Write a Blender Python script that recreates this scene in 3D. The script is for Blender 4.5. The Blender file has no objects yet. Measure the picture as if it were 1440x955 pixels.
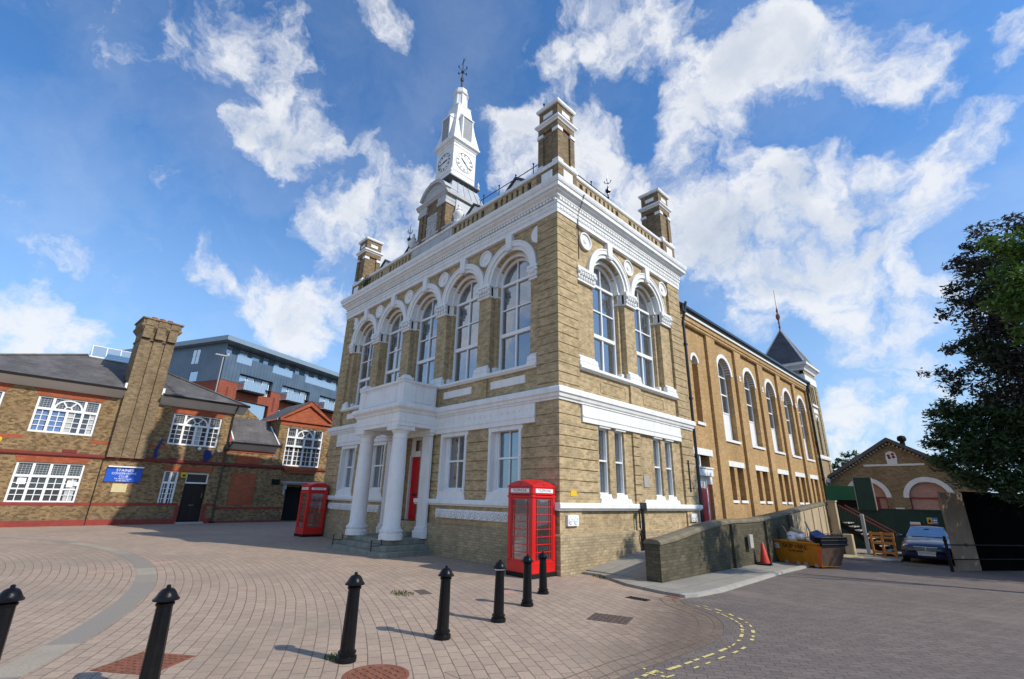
import bpy, bmesh, math, random
from mathutils import Vector, Matrix
from mathutils.geometry import tessellate_polygon
R = math.radians
random.seed(7)
scene = bpy.context.scene
COL = scene.collection
PI = math.pi

# ------------------------------------------------------------------ helpers
def FR(u, z, o): return (u, -o, z)          # a facade that faces -Y
def SD(u, z, o): return (o, u, z)           # a facade that faces +X
def gz(y): return -0.022 * (max(6.0, min(20.0, y)) - 6.0)   # the road falls a little towards the back

class MB:
    """collects geometry for one mesh object"""
    def __init__(s, T=None):
        s.v = []; s.f = []; s.T = T or (lambda x, y, z: (x, y, z))
    def add(s, pts, faces):
        b = len(s.v); s.v += [tuple(p) for p in pts]
        s.f += [tuple(b + i for i in f) for f in faces]
        return s
    def fbox(s, u0, u1, z0, z1, o0, o1):     # box in the facade frame
        T = s.T
        p = [T(u, z, o) for o in (o0, o1) for z in (z0, z1) for u in (u0, u1)]
        return s.add(p, [(0,1,3,2),(4,6,7,5),(0,2,6,4),(1,5,7,3),(0,4,5,1),(2,3,7,6)])
    def box(s, x0, x1, y0, y1, z0, z1):
        p = [(x,y,z) for z in (z0,z1) for y in (y0,y1) for x in (x0,x1)]
        return s.add(p, [(0,2,3,1),(4,5,7,6),(0,1,5,4),(2,6,7,3),(0,4,6,2),(1,3,7,5)])
    def obox(s, c, ax, ay, hx, hy, z0, z1):  # oriented box
        p = []
        for z in (z0, z1):
            for sy in (-1, 1):
                for sx in (-1, 1):
                    p.append((c[0]+ax[0]*hx*sx+ay[0]*hy*sy, c[1]+ax[1]*hx*sx+ay[1]*hy*sy, z))
        return s.add(p, [(0,2,3,1),(4,5,7,6),(0,1,5,4),(2,6,7,3),(0,4,6,2),(1,3,7,5)])
    def prism(s, pts, o0, o1):               # polygon (u,z) extruded from o0 to o1
        n = len(pts); T = s.T
        p = [T(u,z,o0) for u,z in pts] + [T(u,z,o1) for u,z in pts]
        f = [(i,(i+1)%n,n+(i+1)%n,n+i) for i in range(n)] + [tuple(range(n))[::-1], tuple(range(n,2*n))]
        return s.add(p, f)
    def arch(s, cu, cz, r0, r1, o0, o1, n=20, a0=0.0, a1=PI):
        T = s.T; p = []; f = []
        for i in range(n+1):
            a = a0+(a1-a0)*i/n; c, sn = math.cos(a), math.sin(a)
            for r, o in ((r0,o0),(r1,o0),(r1,o1),(r0,o1)):
                p.append(T(cu+r*c, cz+r*sn, o))
        for i in range(n):
            for k in range(4):
                f.append((4*i+k, 4*i+(k+1)%4, 4*i+4+(k+1)%4, 4*i+4+k))
        f += [(0,1,2,3), (4*n+3,4*n+2,4*n+1,4*n)]
        return s.add(p, f)
    def disc(s, cu, cz, prof, n=24):         # lathe about the facade normal; prof = (r,o)
        T = s.T; p = []; f = []
        m = len(prof)
        for i in range(n):
            a = 2*PI*i/n
            for r, o in prof: p.append(T(cu+r*math.cos(a), cz+r*math.sin(a), o))
        for i in range(n):
            j = (i+1) % n
            for k in range(m-1): f.append((i*m+k, j*m+k, j*m+k+1, i*m+k+1))
        f.append(tuple(i*m+m-1 for i in range(n)))
        return s.add(p, f)
    def wall(s, outer, holes, o, depth):     # wall with openings and their reveals
        polys = [[Vector((u,z,0)) for u,z in outer]] + [[Vector((u,z,0)) for u,z in h] for h in holes]
        flat = [q for p in polys for q in p]
        tris = tessellate_polygon(polys)
        s.add([s.T(q.x,q.y,o) for q in flat], tris)
        for h in holes:
            n = len(h)
            p = [s.T(u,z,o) for u,z in h]+[s.T(u,z,o-depth) for u,z in h]
            s.add(p, [(i,(i+1)%n,n+(i+1)%n,n+i) for i in range(n)])
        return s
    def lathe(s, cx, cy, prof, n=16, a0=0.0, cap=True):   # prof = (r,z)
        m = len(prof); p = []; f = []
        for i in range(n):
            a = a0+2*PI*i/n
            for r,z in prof: p.append((cx+r*math.cos(a), cy+r*math.sin(a), z))
        for i in range(n):
            j = (i+1)%n
            for k in range(m-1): f.append((i*m+k, j*m+k, j*m+k+1, i*m+k+1))
        if cap:
            f.append(tuple(i*m for i in range(n))[::-1]); f.append(tuple(i*m+m-1 for i in range(n)))
        return s.add(p, f)
    def tube(s, pts, r, n=6):
        pts = [Vector(p) for p in pts]; rings = []
        rr = r if isinstance(r, (list, tuple)) else [r]*len(pts)
        b = len(s.v); p = []; f = []
        for i, q in enumerate(pts):
            d = (pts[min(i+1,len(pts)-1)]-pts[max(i-1,0)]).normalized()
            a = d.orthogonal().normalized() if abs(d.z) > .95 else d.cross(Vector((0,0,1))).normalized()
            c = d.cross(a).normalized()
            for k in range(n):
                t = 2*PI*k/n; p.append(q+a*math.cos(t)*rr[i]+c*math.sin(t)*rr[i])
        for i in range(len(pts)-1):
            for k in range(n):
                f.append((i*n+k, i*n+(k+1)%n, (i+1)*n+(k+1)%n, (i+1)*n+k))
        f.append(tuple(range(n))[::-1]); f.append(tuple((len(pts)-1)*n+k for k in range(n)))
        return s.add(p, f)
    def sweep(s, corners, prof):             # moulding round a closed axis-aligned rectangle; prof = (out,z), closed section
        x0,x1,y0,y1 = corners; m = len(prof); p = []; f = []
        for sx, sy in ((0,0),(1,0),(1,1),(0,1)):
            for o,z in prof:
                p.append(((x1+o) if sx else (x0-o), (y1+o) if sy else (y0-o), z))
        for i in range(4):
            j = (i+1)%4
            for k in range(m):
                f.append((i*m+k, j*m+k, j*m+(k+1)%m, i*m+(k+1)%m))
        return s.add(p, f)
    def run(s, u0, u1, prof):                # straight moulding in the facade frame; prof = (o,z)
        m = len(prof); p = [s.T(u,z,o) for u in (u0,u1) for o,z in prof]
        f = [(k,(k+1)%m,m+(k+1)%m,m+k) for k in range(m)] + [tuple(range(m))[::-1], tuple(range(m,2*m))]
        return s.add(p, f)
    def blob(s, c, r, n=6, m=4, sq=(1,1,1)):
        p = []; f = []
        for i in range(m+1):
            t = PI*i/m
            for k in range(n):
                a = 2*PI*k/n
                p.append((c[0]+r*sq[0]*math.sin(t)*math.cos(a), c[1]+r*sq[1]*math.sin(t)*math.sin(a), c[2]+r*sq[2]*math.cos(t)))
        for i in range(m):
            for k in range(n): f.append((i*n+k, i*n+(k+1)%n, (i+1)*n+(k+1)%n, (i+1)*n+k))
        return s.add(p, f)
    def mesh(s, name, mat=None, smooth=False):
        me = bpy.data.meshes.new(name)
        me.from_pydata(s.v, [], s.f); me.validate()
        bm = bmesh.new(); bm.from_mesh(me)
        bmesh.ops.recalc_face_normals(bm, faces=bm.faces[:])
        bm.to_mesh(me); bm.free()
        if smooth:
            me.polygons.foreach_set('use_smooth', [True]*len(me.polygons))
            try: me.set_sharp_from_angle(angle=R(38))
            except Exception: pass
        if mat: me.materials.append(mat)
        return me
    def pieces(s):
        par = list(range(len(s.v)))
        def fd(a):
            while par[a] != a: par[a] = par[par[a]]; a = par[a]
            return a
        for f in s.f:
            r0 = fd(f[0])
            for i in f[1:]:
                r1 = fd(i)
                if r1 != r0: par[r1] = r0
        isl = {}
        for i in range(len(s.v)): isl.setdefault(fd(i), []).append(i)
        keys = list(isl)
        if len(keys) < 2 or len(keys) > 420: return [s]
        lo = [[min(s.v[i][c] for i in isl[k]) for c in range(3)] for k in keys]; hi = [[max(s.v[i][c] for i in isl[k]) for c in range(3)] for k in keys]
        sz = [max(h-l for h,l in zip(hi[k],lo[k])) for k in range(len(keys))]
        cl = list(range(len(keys)))
        def fc(a):
            while cl[a] != a: cl[a] = cl[cl[a]]; a = cl[a]
            return a
        for a in range(len(keys)):
            for b in range(a+1, len(keys)):
                g = math.sqrt(sum(max(0, lo[a][c]-hi[b][c], lo[b][c]-hi[a][c])**2 for c in range(3)))
                if g <= max(.02, .5*max(sz[a], sz[b]))*.98: cl[fc(b)] = fc(a)
        if len({fc(a) for a in range(len(keys))}) == 1: return [s]
        grp = {k: fc(i) for i, k in enumerate(keys)}
        out = {}; idx = {}
        for i in range(len(s.v)):
            g = grp[fd(i)]; m = out.setdefault(g, MB(s.T)); idx[i] = len(m.v); m.v.append(s.v[i])
        for f in s.f: out[grp[fd(f[0])]].f.append(tuple(idx[i] for i in f))
        return [m for m in out.values() if m.f]
    def build(s, name, mat, parent=None, smooth=False, bevel=0.0):
        if parent:
            ps = s.pieces()
            if len(ps) > 1: return [m.build1(name, mat, parent, smooth, bevel) for m in ps][0]
        return s.build1(name, mat, parent, smooth, bevel)
    def build1(s, name, mat, parent=None, smooth=False, bevel=0.0):
        o = bpy.data.objects.new(name, s.mesh(name, mat, smooth)); COL.objects.link(o)
        if parent: o.parent = parent
        if bevel:
            b = o.modifiers.new('edge', 'BEVEL'); b.width = bevel; b.segments = 1; b.limit_method = 'ANGLE'; b.angle_limit = R(40)
        return o

def tag(o, label=None, cat=None, group=None, kind=None):
    if label: o['label'] = label
    if cat: o['category'] = cat
    if group: o['group'] = group
    if kind: o['kind'] = kind
    return o
def thing(name, label, cat, loc=(0,0,0), rz=0.0, group=None):
    o = bpy.data.objects.new(name, None); COL.objects.link(o)
    o.empty_display_size = .3; o.location = loc; o.rotation_euler = (0,0,rz)
    return tag(o, label, cat, group)
def dup(root, loc, rz=0.0, label=None, scale=None):
    r = root.copy(); COL.objects.link(r); r.location = loc; r.rotation_euler = (0,0,rz)
    if scale: r.scale = scale
    if label: r['label'] = label
    for ch in list(root.children):
        c = ch.copy(); COL.objects.link(c); c.parent = r
        for g in ch.children:
            d = g.copy(); COL.objects.link(d); d.parent = c
    return r
def again(o, loc, parent):                    # a copy of a part that shares its mesh
    c = o.copy(); COL.objects.link(c); c.location = loc; c.parent = parent
    return c
def text_obj(name, body, size, mat, M, parent=None, depth=.004, sx=1.0):
    cu = bpy.data.curves.new('lettering', 'FONT'); cu.body = body; cu.size = size
    cu.align_x = 'CENTER'; cu.align_y = 'CENTER'; cu.extrude = depth; cu.space_line = .95
    t = bpy.data.objects.new('lettering_source', cu); COL.objects.link(t)
    dg = bpy.context.evaluated_depsgraph_get(); dg.update()
    me = bpy.data.meshes.new_from_object(t.evaluated_get(dg))
    bpy.data.objects.remove(t, do_unlink=True); bpy.data.curves.remove(cu)
    me.transform(Matrix.Diagonal((sx,1,1,1))); me.transform(M)
    me.materials.clear(); me.materials.append(mat)
    o = bpy.data.objects.new(name, me); COL.objects.link(o)
    if parent: o.parent = parent
    return o
def MF(T, u, z, o):                           # text matrix on a facade frame
    p = Vector(T(u,z,o)); x = Vector(T(u+1,z,o))-p; y = Vector(T(u,z+1,o))-p; n = x.cross(y)
    m = Matrix((x,y,n)).transposed().to_4x4(); m.translation = p
    return m
def archpts(cu, r, z0, zs, n=18):
    return [(cu-r,z0),(cu+r,z0)] + [(cu+r*math.cos(PI*i/n), zs+r*math.sin(PI*i/n)) for i in range(n+1)]
def rect(u0,u1,z0,z1): return [(u0,z0),(u1,z0),(u1,z1),(u0,z1)]

# ------------------------------------------------------------------ materials
class NT:
    def __init__(s, mat):
        s.t = mat.node_tree; s.n = s.t.nodes; s.l = s.t.links
    def new(s, typ, **kw):
        n = s.n.new(typ)
        for k, v in kw.items(): setattr(n, k, v)
        return n
    def link(s, a, b): s.l.new(a, b)
    def val(s, sock, v):
        if hasattr(v, 'is_output'): s.link(v, sock)
        else: sock.default_value = v
    def math(s, op, a, b=None, c=None, clamp=False):
        n = s.new('ShaderNodeMath', operation=op, use_clamp=clamp)
        s.val(n.inputs[0], a)
        if b is not None: s.val(n.inputs[1], b)
        if c is not None: s.val(n.inputs[2], c)
        return n.outputs[0]
    def mix(s, f, a, b, mode='MIX'):
        n = s.new('ShaderNodeMix', data_type='RGBA', blend_type=mode)
        s.val(n.inputs[0], f); s.val(n.inputs[6], a if hasattr(a,'is_output') else (*a,1) if len(a)==3 else a)
        s.val(n.inputs[7], b if hasattr(b,'is_output') else (*b,1) if len(b)==3 else b)
        return n.outputs[2]
    def noise(s, vec, scale, detail=4, rough=.55, dist=0.0):
        n = s.new('ShaderNodeTexNoise'); n.inputs['Scale'].default_value = scale
        n.inputs['Detail'].default_value = detail; n.inputs['Roughness'].default_value = rough
        n.inputs['Distortion'].default_value = dist
        if vec is not None: s.link(vec, n.inputs['Vector'])
        return n.outputs['Fac']
    def ramp(s, f, a, b, lo=0.0, hi=1.0):
        n = s.new('ShaderNodeMapRange'); n.clamp = True
        s.val(n.inputs[0], f); n.inputs[1].default_value = a; n.inputs[2].default_value = b
        n.inputs[3].default_value = lo; n.inputs[4].default_value = hi
        return n.outputs[0]
    def sep(s, v):
        n = s.new('ShaderNodeSeparateXYZ'); s.link(v, n.inputs[0]); return n.outputs
    def comb(s, x, y, z=0.0):
        n = s.new('ShaderNodeCombineXYZ')
        s.val(n.inputs[0], x); s.val(n.inputs[1], y); s.val(n.inputs[2], z)
        return n.outputs[0]
    def obj(s): return s.new('ShaderNodeTexCoord').outputs['Object']
def newmat(name):
    m = bpy.data.materials.new(name); m.use_nodes = True
    nt = NT(m); b = nt.n['Principled BSDF']
    return m, nt, b
def bump(nt, b, h, strength=.3, dist=.02):
    n = nt.new('ShaderNodeBump'); n.inputs['Strength'].default_value = strength; n.inputs['Distance'].default_value = dist
    nt.link(h, n.inputs['Height']); nt.link(n.outputs[0], b.inputs['Normal'])

def brick_mat(name, c1, c2, mortar, dark=.5, w=.225, h=.075, mort=.009, grime=None, mottle=0.35):
    m, nt, b = newmat(name)
    p = nt.obj(); x, y, z = nt.sep(p)
    uv = nt.comb(nt.math('ADD', x, y), z)
    br = nt.new('ShaderNodeTexBrick'); nt.link(uv, br.inputs['Vector'])
    br.inputs['Scale'].default_value = 1; br.inputs['Brick Width'].default_value = w; br.inputs['Row Height'].default_value = h
    br.inputs['Mortar Size'].default_value = mort; br.inputs['Mortar Smooth'].default_value = .3; br.inputs['Bias'].default_value = 0
    br.inputs['Color1'].default_value = (*c1,1); br.inputs['Color2'].default_value = (*c2,1); br.inputs['Mortar'].default_value = (*mortar,1)
    # per-brick tone from a noise sampled at brick size, plus stains
    row = nt.math('FLOOR', nt.math('DIVIDE', z, h)); odd = nt.math('MODULO', nt.math('ABSOLUTE', row), 2.0)
    cx = nt.math('FLOOR', nt.math('ADD', nt.math('DIVIDE', nt.math('ADD', x, y), w), nt.math('MULTIPLY', odd, .5)))
    wn = nt.new('ShaderNodeTexWhiteNoise', noise_dimensions='2D'); nt.link(nt.comb(cx, row), wn.inputs['Vector']); n1 = wn.outputs['Value']
    n2 = nt.noise(p, .55, 6, .65); n3 = nt.noise(p, 17, 4, .7)
    st = nt.new('ShaderNodeMapping'); st.inputs['Scale'].default_value = (2.2, 2.2, .22); nt.link(p, st.inputs['Vector'])
    n4 = nt.noise(st.outputs[0], 1.0, 5, .6)
    col = nt.mix(nt.ramp(n1, .45, 1.0, 0, mottle), br.outputs['Color'], tuple(c*dark for c in c1))
    col = nt.mix(nt.ramp(n1, .30, .0, 0, .3), col, tuple(min(.8,c*1.35) for c in c1))
    col = nt.mix(br.outputs['Fac'], col, nt.mix(nt.ramp(n2, .3, .7, 0, .5), mortar, tuple(c*.55 for c in mortar))) if False else col
    col = nt.mix(nt.ramp(n2, .42, .72, 0, .42), col, tuple(c*.55 for c in c2))
    col = nt.mix(nt.ramp(n4, .5, .75, 0, .35), col, tuple(c*.5 for c in c2))
    col = nt.mix(nt.ramp(n3, .38, .72, 0, .38), col, (.42*c1[0],.40*c1[1],.38*c1[2]))
    col = nt.mix(nt.ramp(n3, .45, .25, 0, .35), col, tuple(min(.8,c*1.5) for c in c1))
    if grime:
        g = nt.math('MULTIPLY', nt.ramp(z, grime[1], grime[0]), nt.ramp(nt.noise(p, 1.3, 5), .35, .7))
        col = nt.mix(nt.math('MULTIPLY', g, grime[3] if len(grime) > 3 else .6), col, grime[2])
    nt.link(col, b.inputs['Base Color']); b.inputs['Roughness'].default_value = .88
    b.inputs['Specular IOR Level'].default_value = .25
    hgt = nt.math('ADD', nt.math('MULTIPLY', br.outputs['Fac'], -1.0), nt.math('MULTIPLY', n3, .5))
    bump(nt, b, hgt, .45, .008)
    return m
def plain(name, col, rough=.6, spec=.4, metal=0.0, var=.12, scale=6.0, streak=0.0, streakcol=(.2,.19,.17), bmp=0.0):
    m, nt, b = newmat(name); p = nt.obj()
    n = nt.noise(p, scale, 5); n2 = nt.noise(p, scale*7, 3)
    f = nt.math('ADD', nt.math('MULTIPLY', n, .7), nt.math('MULTIPLY', n2, .3))
    c = nt.mix(nt.ramp(f, .3, .7, 0, 1), tuple(max(0,x*(1-var)) for x in col), tuple(x*(1+var) for x in col))
    if streak:
        st = nt.new('ShaderNodeMapping'); st.inputs['Scale'].default_value = (5,5,.5); nt.link(p, st.inputs['Vector'])
        g = nt.noise(st.outputs[0], 1.0, 6, .65)
        c = nt.mix(nt.ramp(g, .5, .78, 0, streak), c, streakcol)
    nt.link(c, b.inputs['Base Color']); b.inputs['Roughness'].default_value = rough
    b.inputs['Specular IOR Level'].default_value = spec; b.inputs['Metallic'].default_value = metal
    if bmp: bump(nt, b, f, bmp, .02)
    return m
def glass_mat(name, body=(.03,.035,.04), refl=.3, trans=0.0, tint=(.8,.85,.9)):
    m, nt, b = newmat(name)
    b.inputs['Base Color'].default_value = (*body,1); b.inputs['Roughness'].default_value = .5
    g = nt.new('ShaderNodeBsdfGlossy'); g.inputs['Roughness'].default_value = .03; g.inputs['Color'].default_value = (*tint,1)
    p = nt.obj()
    bp = nt.new('ShaderNodeBump'); bp.inputs['Strength'].default_value = .06; bp.inputs['Distance'].default_value = .05
    nt.link(nt.noise(p, 1.6, 2), bp.inputs['Height']); nt.link(bp.outputs[0], g.inputs['Normal'])
    lw = nt.new('ShaderNodeLayerWeight'); lw.inputs['Blend'].default_value = .5
    f = nt.ramp(lw.outputs['Facing'], 0.0, 1.0, refl, min(1, refl+.45))
    base = b.outputs[0]
    if trans:
        t = nt.new('ShaderNodeBsdfTransparent'); mx0 = nt.new('ShaderNodeMixShader'); mx0.inputs[0].default_value = trans
        nt.link(base, mx0.inputs[1]); nt.link(t.outputs[0], mx0.inputs[2]); base = mx0.outputs[0]
    mx = nt.new('ShaderNodeMixShader'); nt.link(f, mx.inputs[0]); nt.link(base, mx.inputs[1]); nt.link(g.outputs[0], mx.inputs[2])
    nt.link(mx.outputs[0], nt.n['Material Output'].inputs['Surface'])
    return m
def slate_mat(name, col):
    m, nt, b = newmat(name); p = nt.obj(); x,y,z = nt.sep(p)
    br = nt.new('ShaderNodeTexBrick'); nt.link(nt.comb(nt.math('ADD',x,y), nt.math('MULTIPLY', z, 1.0)), br.inputs['Vector'])
    br.inputs['Scale'].default_value = 1; br.inputs['Brick Width'].default_value = .26; br.inputs['Row Height'].default_value = .14
    br.inputs['Mortar Size'].default_value = .008; br.inputs['Color1'].default_value = (*col,1)
    br.inputs['Color2'].default_value = (*[c*.7 for c in col],1); br.inputs['Mortar'].default_value = (*[c*.35 for c in col],1)
    n = nt.noise(p, .7, 6, .65); n2 = nt.noise(p, 9, 3)
    c = nt.mix(nt.ramp(n,.45,.75,0,.6), br.outputs['Color'], tuple(x*2.0 for x in col))
    c = nt.mix(nt.ramp(n2,.4,.7,0,.4), c, tuple(x*.5 for x in col))
    nt.link(c, b.inputs['Base Color']); b.inputs['Roughness'].default_value = .7
    bump(nt, b, br.outputs['Fac'], -.5, .01)
    return m
def leaf_mat(name, ca, cb, cc):
    m, nt, b = newmat(name); g = nt.new('ShaderNodeNewGeometry')
    c = nt.mix(nt.ramp(g.outputs['Random Per Island'],0,.6), ca, cb)
    c = nt.mix(nt.ramp(nt.noise(nt.obj(), .8, 3), .4, .68), c, cc)
    nt.link(c, b.inputs['Base Color']); b.inputs['Roughness'].default_value = .5; b.inputs['Specular IOR Level'].default_value = .35
    t = nt.new('ShaderNodeBsdfTranslucent'); nt.link(nt.mix(.0, c, c), t.inputs['Color'])
    mx = nt.new('ShaderNodeMixShader'); mx.inputs[0].default_value = .3
    nt.link(b.outputs[0], mx.inputs[1]); nt.link(t.outputs[0], mx.inputs[2])
    nt.link(mx.outputs[0], nt.n['Material Output'].inputs['Surface'])
    return m

M = {}
M['brick'] = brick_mat('stock_brick', (.545,.405,.22), (.39,.285,.148), (.55,.45,.31), .42, w=.175, grime=(0,1.5,(.17,.14,.10),.5), mottle=.6)
M['sootbrick'] = brick_mat('sooty_brick', (.29,.205,.115), (.19,.13,.07), (.30,.235,.16), .35, w=.175, mottle=.6)
M['plinth'] = brick_mat('plinth_brick', (.52,.41,.25), (.39,.30,.175), (.26,.21,.14), .45, w=.2, grime=(-.2,1.2,(.16,.14,.10),.65), mottle=.5)
M['hallbrick'] = brick_mat('hall_brick', (.55,.35,.155), (.43,.255,.095), (.48,.35,.20), .55, w=.175, grime=(.6,2.2,(.15,.11,.07),.55), mottle=.4)
M['towerbrick'] = brick_mat('tower_brick', (.43,.34,.20), (.32,.245,.14), (.40,.34,.24), .45, w=.175, mottle=.45)
M['clubbrick'] = brick_mat('club_brick', (.37,.24,.11), (.21,.13,.06), (.32,.245,.16), .2, w=.15, grime=(0,1.0,(.09,.08,.065),.8), mottle=.85)
M['redbrick'] = brick_mat('red_brick', (.44,.115,.05), (.35,.075,.035), (.33,.15,.085), .6, mottle=.3)
M['aptbrick'] = brick_mat('flats_brick', (.34,.09,.05), (.25,.06,.04), (.28,.12,.08), .6, mottle=.3)
M['gablebrick'] = brick_mat('gable_brick', (.36,.26,.145), (.24,.165,.085), (.30,.235,.15), .4, w=.175, mottle=.5)
M['wallbrick'] = brick_mat('ramp_wall_brick', (.15,.125,.078), (.095,.082,.052), (.075,.068,.05), .4, grime=(-.6,2.6,(.022,.026,.016),.95), mottle=.5)
M['white'] = plain('white_paint', (.77,.765,.745), .6, .25, var=.07, scale=2.2, streak=.42, streakcol=(.43,.415,.37), bmp=.08)
M['shadewhite'] = plain('shaded_worn_white', (.47,.47,.465), .7, .2, var=.12, scale=2.5, streak=.5, streakcol=(.30,.29,.27), bmp=.1)  # tower white greyed to carry its shade, plus weather streaks
M['cleanwhite'] = plain('window_paint', (.80,.80,.79), .4, .4, var=.03)
M['lead'] = plain('lead_sheet', (.40,.42,.45), .45, .5, var=.2, scale=2.5, streak=.4, streakcol=(.22,.23,.25))
M['darklead'] = plain('dark_lead', (.035,.04,.045), .5, .5, var=.3)
M['louvre'] = plain('louvre_grey', (.36,.37,.38), .6, .3, var=.1)
M['slate'] = slate_mat('slate', (.085,.083,.09))
M['clubslate'] = slate_mat('club_slate', (.115,.105,.10))
M['black'] = plain('black_paint', (.012,.012,.013), .28, .6, var=.4, scale=9, bmp=.1)
M['blackmatt'] = plain('black_matt', (.010,.010,.011), .75, .2, var=.3)
M['black2'] = plain('worn_black_paint', (.006,.006,.007), .28, .22, var=.5, scale=14, streak=.05, streakcol=(.12,.11,.10), bmp=.2)
M['red'] = plain('door_red', (.50,.008,.016), .35, .5, var=.08)
M['boxred'] = plain('phone_box_red', (.58,.011,.010), .30, .55, var=.10, scale=3, streak=.16, streakcol=(.28,.012,.012))
M['darkred'] = plain('dark_red_paint', (.17,.03,.025), .6, .3, var=.2)
M['bandred'] = plain('band_red', (.25,.045,.036), .75, .25, var=.22, scale=3, streak=.3, streakcol=(.17,.06,.05))
M['glass'] = glass_mat('window_glass', (.06,.068,.075), .13, .55)
M['darkglass'] = glass_mat('leaded_glass', (.018,.02,.024), .07)
M['boxglass'] = glass_mat('phone_box_glass', (.10,.10,.10), .10, .80)
M['carglass'] = glass_mat('car_glass', (.05,.06,.065), .22)
M['balcglass'] = glass_mat('balcony_glass', (.30,.38,.42), .30, .3)
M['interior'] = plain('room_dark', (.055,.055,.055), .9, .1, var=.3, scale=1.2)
M['curtain'] = plain('curtain', (.46,.47,.46), .9, .1, var=.1)
M['bluecurtain'] = plain('blue_curtain', (.13,.22,.42), .9, .1, var=.15)
M['step'] = plain('step_stone', (.235,.235,.195), .85, .25, var=.3, scale=3, streak=.5, streakcol=(.09,.10,.075), bmp=.2)
M['stone'] = plain('pale_stone', (.36,.34,.30), .85, .25, var=.15, scale=4, bmp=.15)
M['redstain'] = plain('pink_board', (.46,.27,.21), .85, .2, var=.18, scale=5)
M['soffit'] = plain('soffit_cream', (.60,.575,.52), .6, .3, var=.06, scale=2)
M['sign'] = plain('sign_blue', (.012,.09,.50), .35, .5, var=.05)
M['flagblue'] = plain('flag_blue', (.018,.035,.16), .7, .2, var=.25)
M['letter'] = plain('sign_white', (.82,.82,.80), .5, .3, var=.02)
M['blackletter'] = plain('sign_black', (.02,.02,.02), .6, .3, var=.02)
M['yellow'] = plain('sign_yellow', (.72,.46,.02), .5, .3, var=.08)
M['cream'] = plain('cream_board', (.60,.50,.27), .7, .3, var=.12)
M['iron'] = plain('rusty_iron', (.22,.085,.05), .75, .3, var=.35, scale=14, bmp=.5)
M['iron2'] = plain('brown_iron', (.12,.085,.07), .75, .3, var=.35, scale=12, bmp=.5)
M['cladding'] = None
M['fascia'] = plain('grey_metal_fascia', (.20,.27,.34), .4, .5, var=.06, scale=1)
M['green'] = plain('hoarding_green', (.013,.045,.034), .55, .35, var=.25, scale=2, streak=.25, streakcol=(.03,.06,.05))
M['green2'] = plain('bright_green_sheet', (.012,.12,.06), .6, .3, var=.18, scale=2)
M['skipyel'] = plain('skip_yellow', (.50,.20,.012), .55, .35, var=.2, scale=4, streak=.65, streakcol=(.15,.06,.025), bmp=.25)
M['skiporange'] = plain('skip_orange_stripe', (.60,.12,.02), .5, .4, var=.15)
M['rust'] = plain('skip_rust', (.085,.052,.038), .85, .3, var=.35, scale=5, streak=.5, streakcol=(.07,.045,.035), bmp=.4)
M['cone'] = plain('cone_red', (.55,.035,.02), .5, .4, var=.12)
M['car'] = None
M['tyre'] = plain('rubber', (.015,.015,.015), .85, .2, var=.2)
M['chrome'] = plain('chrome', (.55,.56,.58), .2, .5, 1.0, var=.05)
M['alloy'] = plain('alloy', (.42,.43,.45), .35, .5, .8, var=.05)
M['lamp'] = glass_mat('headlamp_glass', (.42,.42,.40), .35)
M['plywood'] = plain('plywood', (.225,.165,.115), .85, .2, var=.25, scale=2.5, streak=.6, streakcol=(.13,.10,.075))
M['blackboard'] = plain('black_hoarding_paint', (.004,.0045,.0045), 1.0, .0, var=.3, scale=1)
M['wood'] = plain('orange_timber', (.48,.20,.05), .7, .3, var=.2, scale=8)
M['card'] = plain('cardboard', (.42,.31,.19), .85, .2, var=.15)
M['bag'] = plain('pale_plastic', (.60,.60,.58), .5, .4, var=.15)
M['bluebox'] = plain('blue_plastic', (.022,.035,.13), .4, .5, var=.15)
M['bark'] = plain('bark', (.085,.065,.05), .9, .2, var=.35, scale=8, bmp=.6)
M['gravelfill'] = plain('sandy_debris', (.45,.36,.20), .9, .2, var=.3, scale=18, bmp=.5)
M['copperleaf'] = leaf_mat('copper_leaves', (.055,.052,.048), (.10,.085,.076), (.055,.078,.048))
M['darkleaf'] = leaf_mat('dark_leaves', (.040,.072,.034), (.075,.118,.048), (.050,.088,.040))
M['limeleaf'] = leaf_mat('lime_leaves', (.085,.16,.028), (.12,.21,.04), (.06,.12,.025))
M['farleaf'] = leaf_mat('far_leaves', (.05,.10,.03), (.09,.15,.045), (.04,.085,.03))
M['weed'] = leaf_mat('weed', (.10,.12,.03), (.16,.15,.05), (.07,.10,.03))

def car_mat():
    m, nt, b = newmat('car_paint'); b.inputs['Base Color'].default_value = (.012,.020,.085,1)
    b.inputs['Roughness'].default_value = .3; b.inputs['Metallic'].default_value = .1; b.inputs['Coat Weight'].default_value = .6
    b.inputs['Coat Roughness'].default_value = .06
    c = nt.mix(nt.ramp(nt.noise(nt.obj(), 3, 4), .4,.7,0,.35), (.008,.013,.060), (.020,.028,.085)); nt.link(c, b.inputs['Base Color'])
    return m
M['car'] = car_mat()
def cladding_mat():
    m, nt, b = newmat('seamed_cladding'); p = nt.obj(); x,y,z = nt.sep(p)
    s = nt.math('FRACT', nt.math('MULTIPLY', nt.math('ADD', x, y), 2.2))
    seam = nt.math('LESS_THAN', s, .10)
    c = nt.mix(nt.ramp(nt.noise(p,.5,4),.35,.65), (.085,.125,.17), (.115,.16,.21))
    c = nt.mix(nt.math('MULTIPLY', seam, .6), c, (.02,.027,.035))
    nt.link(c, b.inputs['Base Color']); b.inputs['Roughness'].default_value = .42; b.inputs['Metallic'].default_value = .3
    return m
M['cladding'] = cladding_mat()

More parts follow.
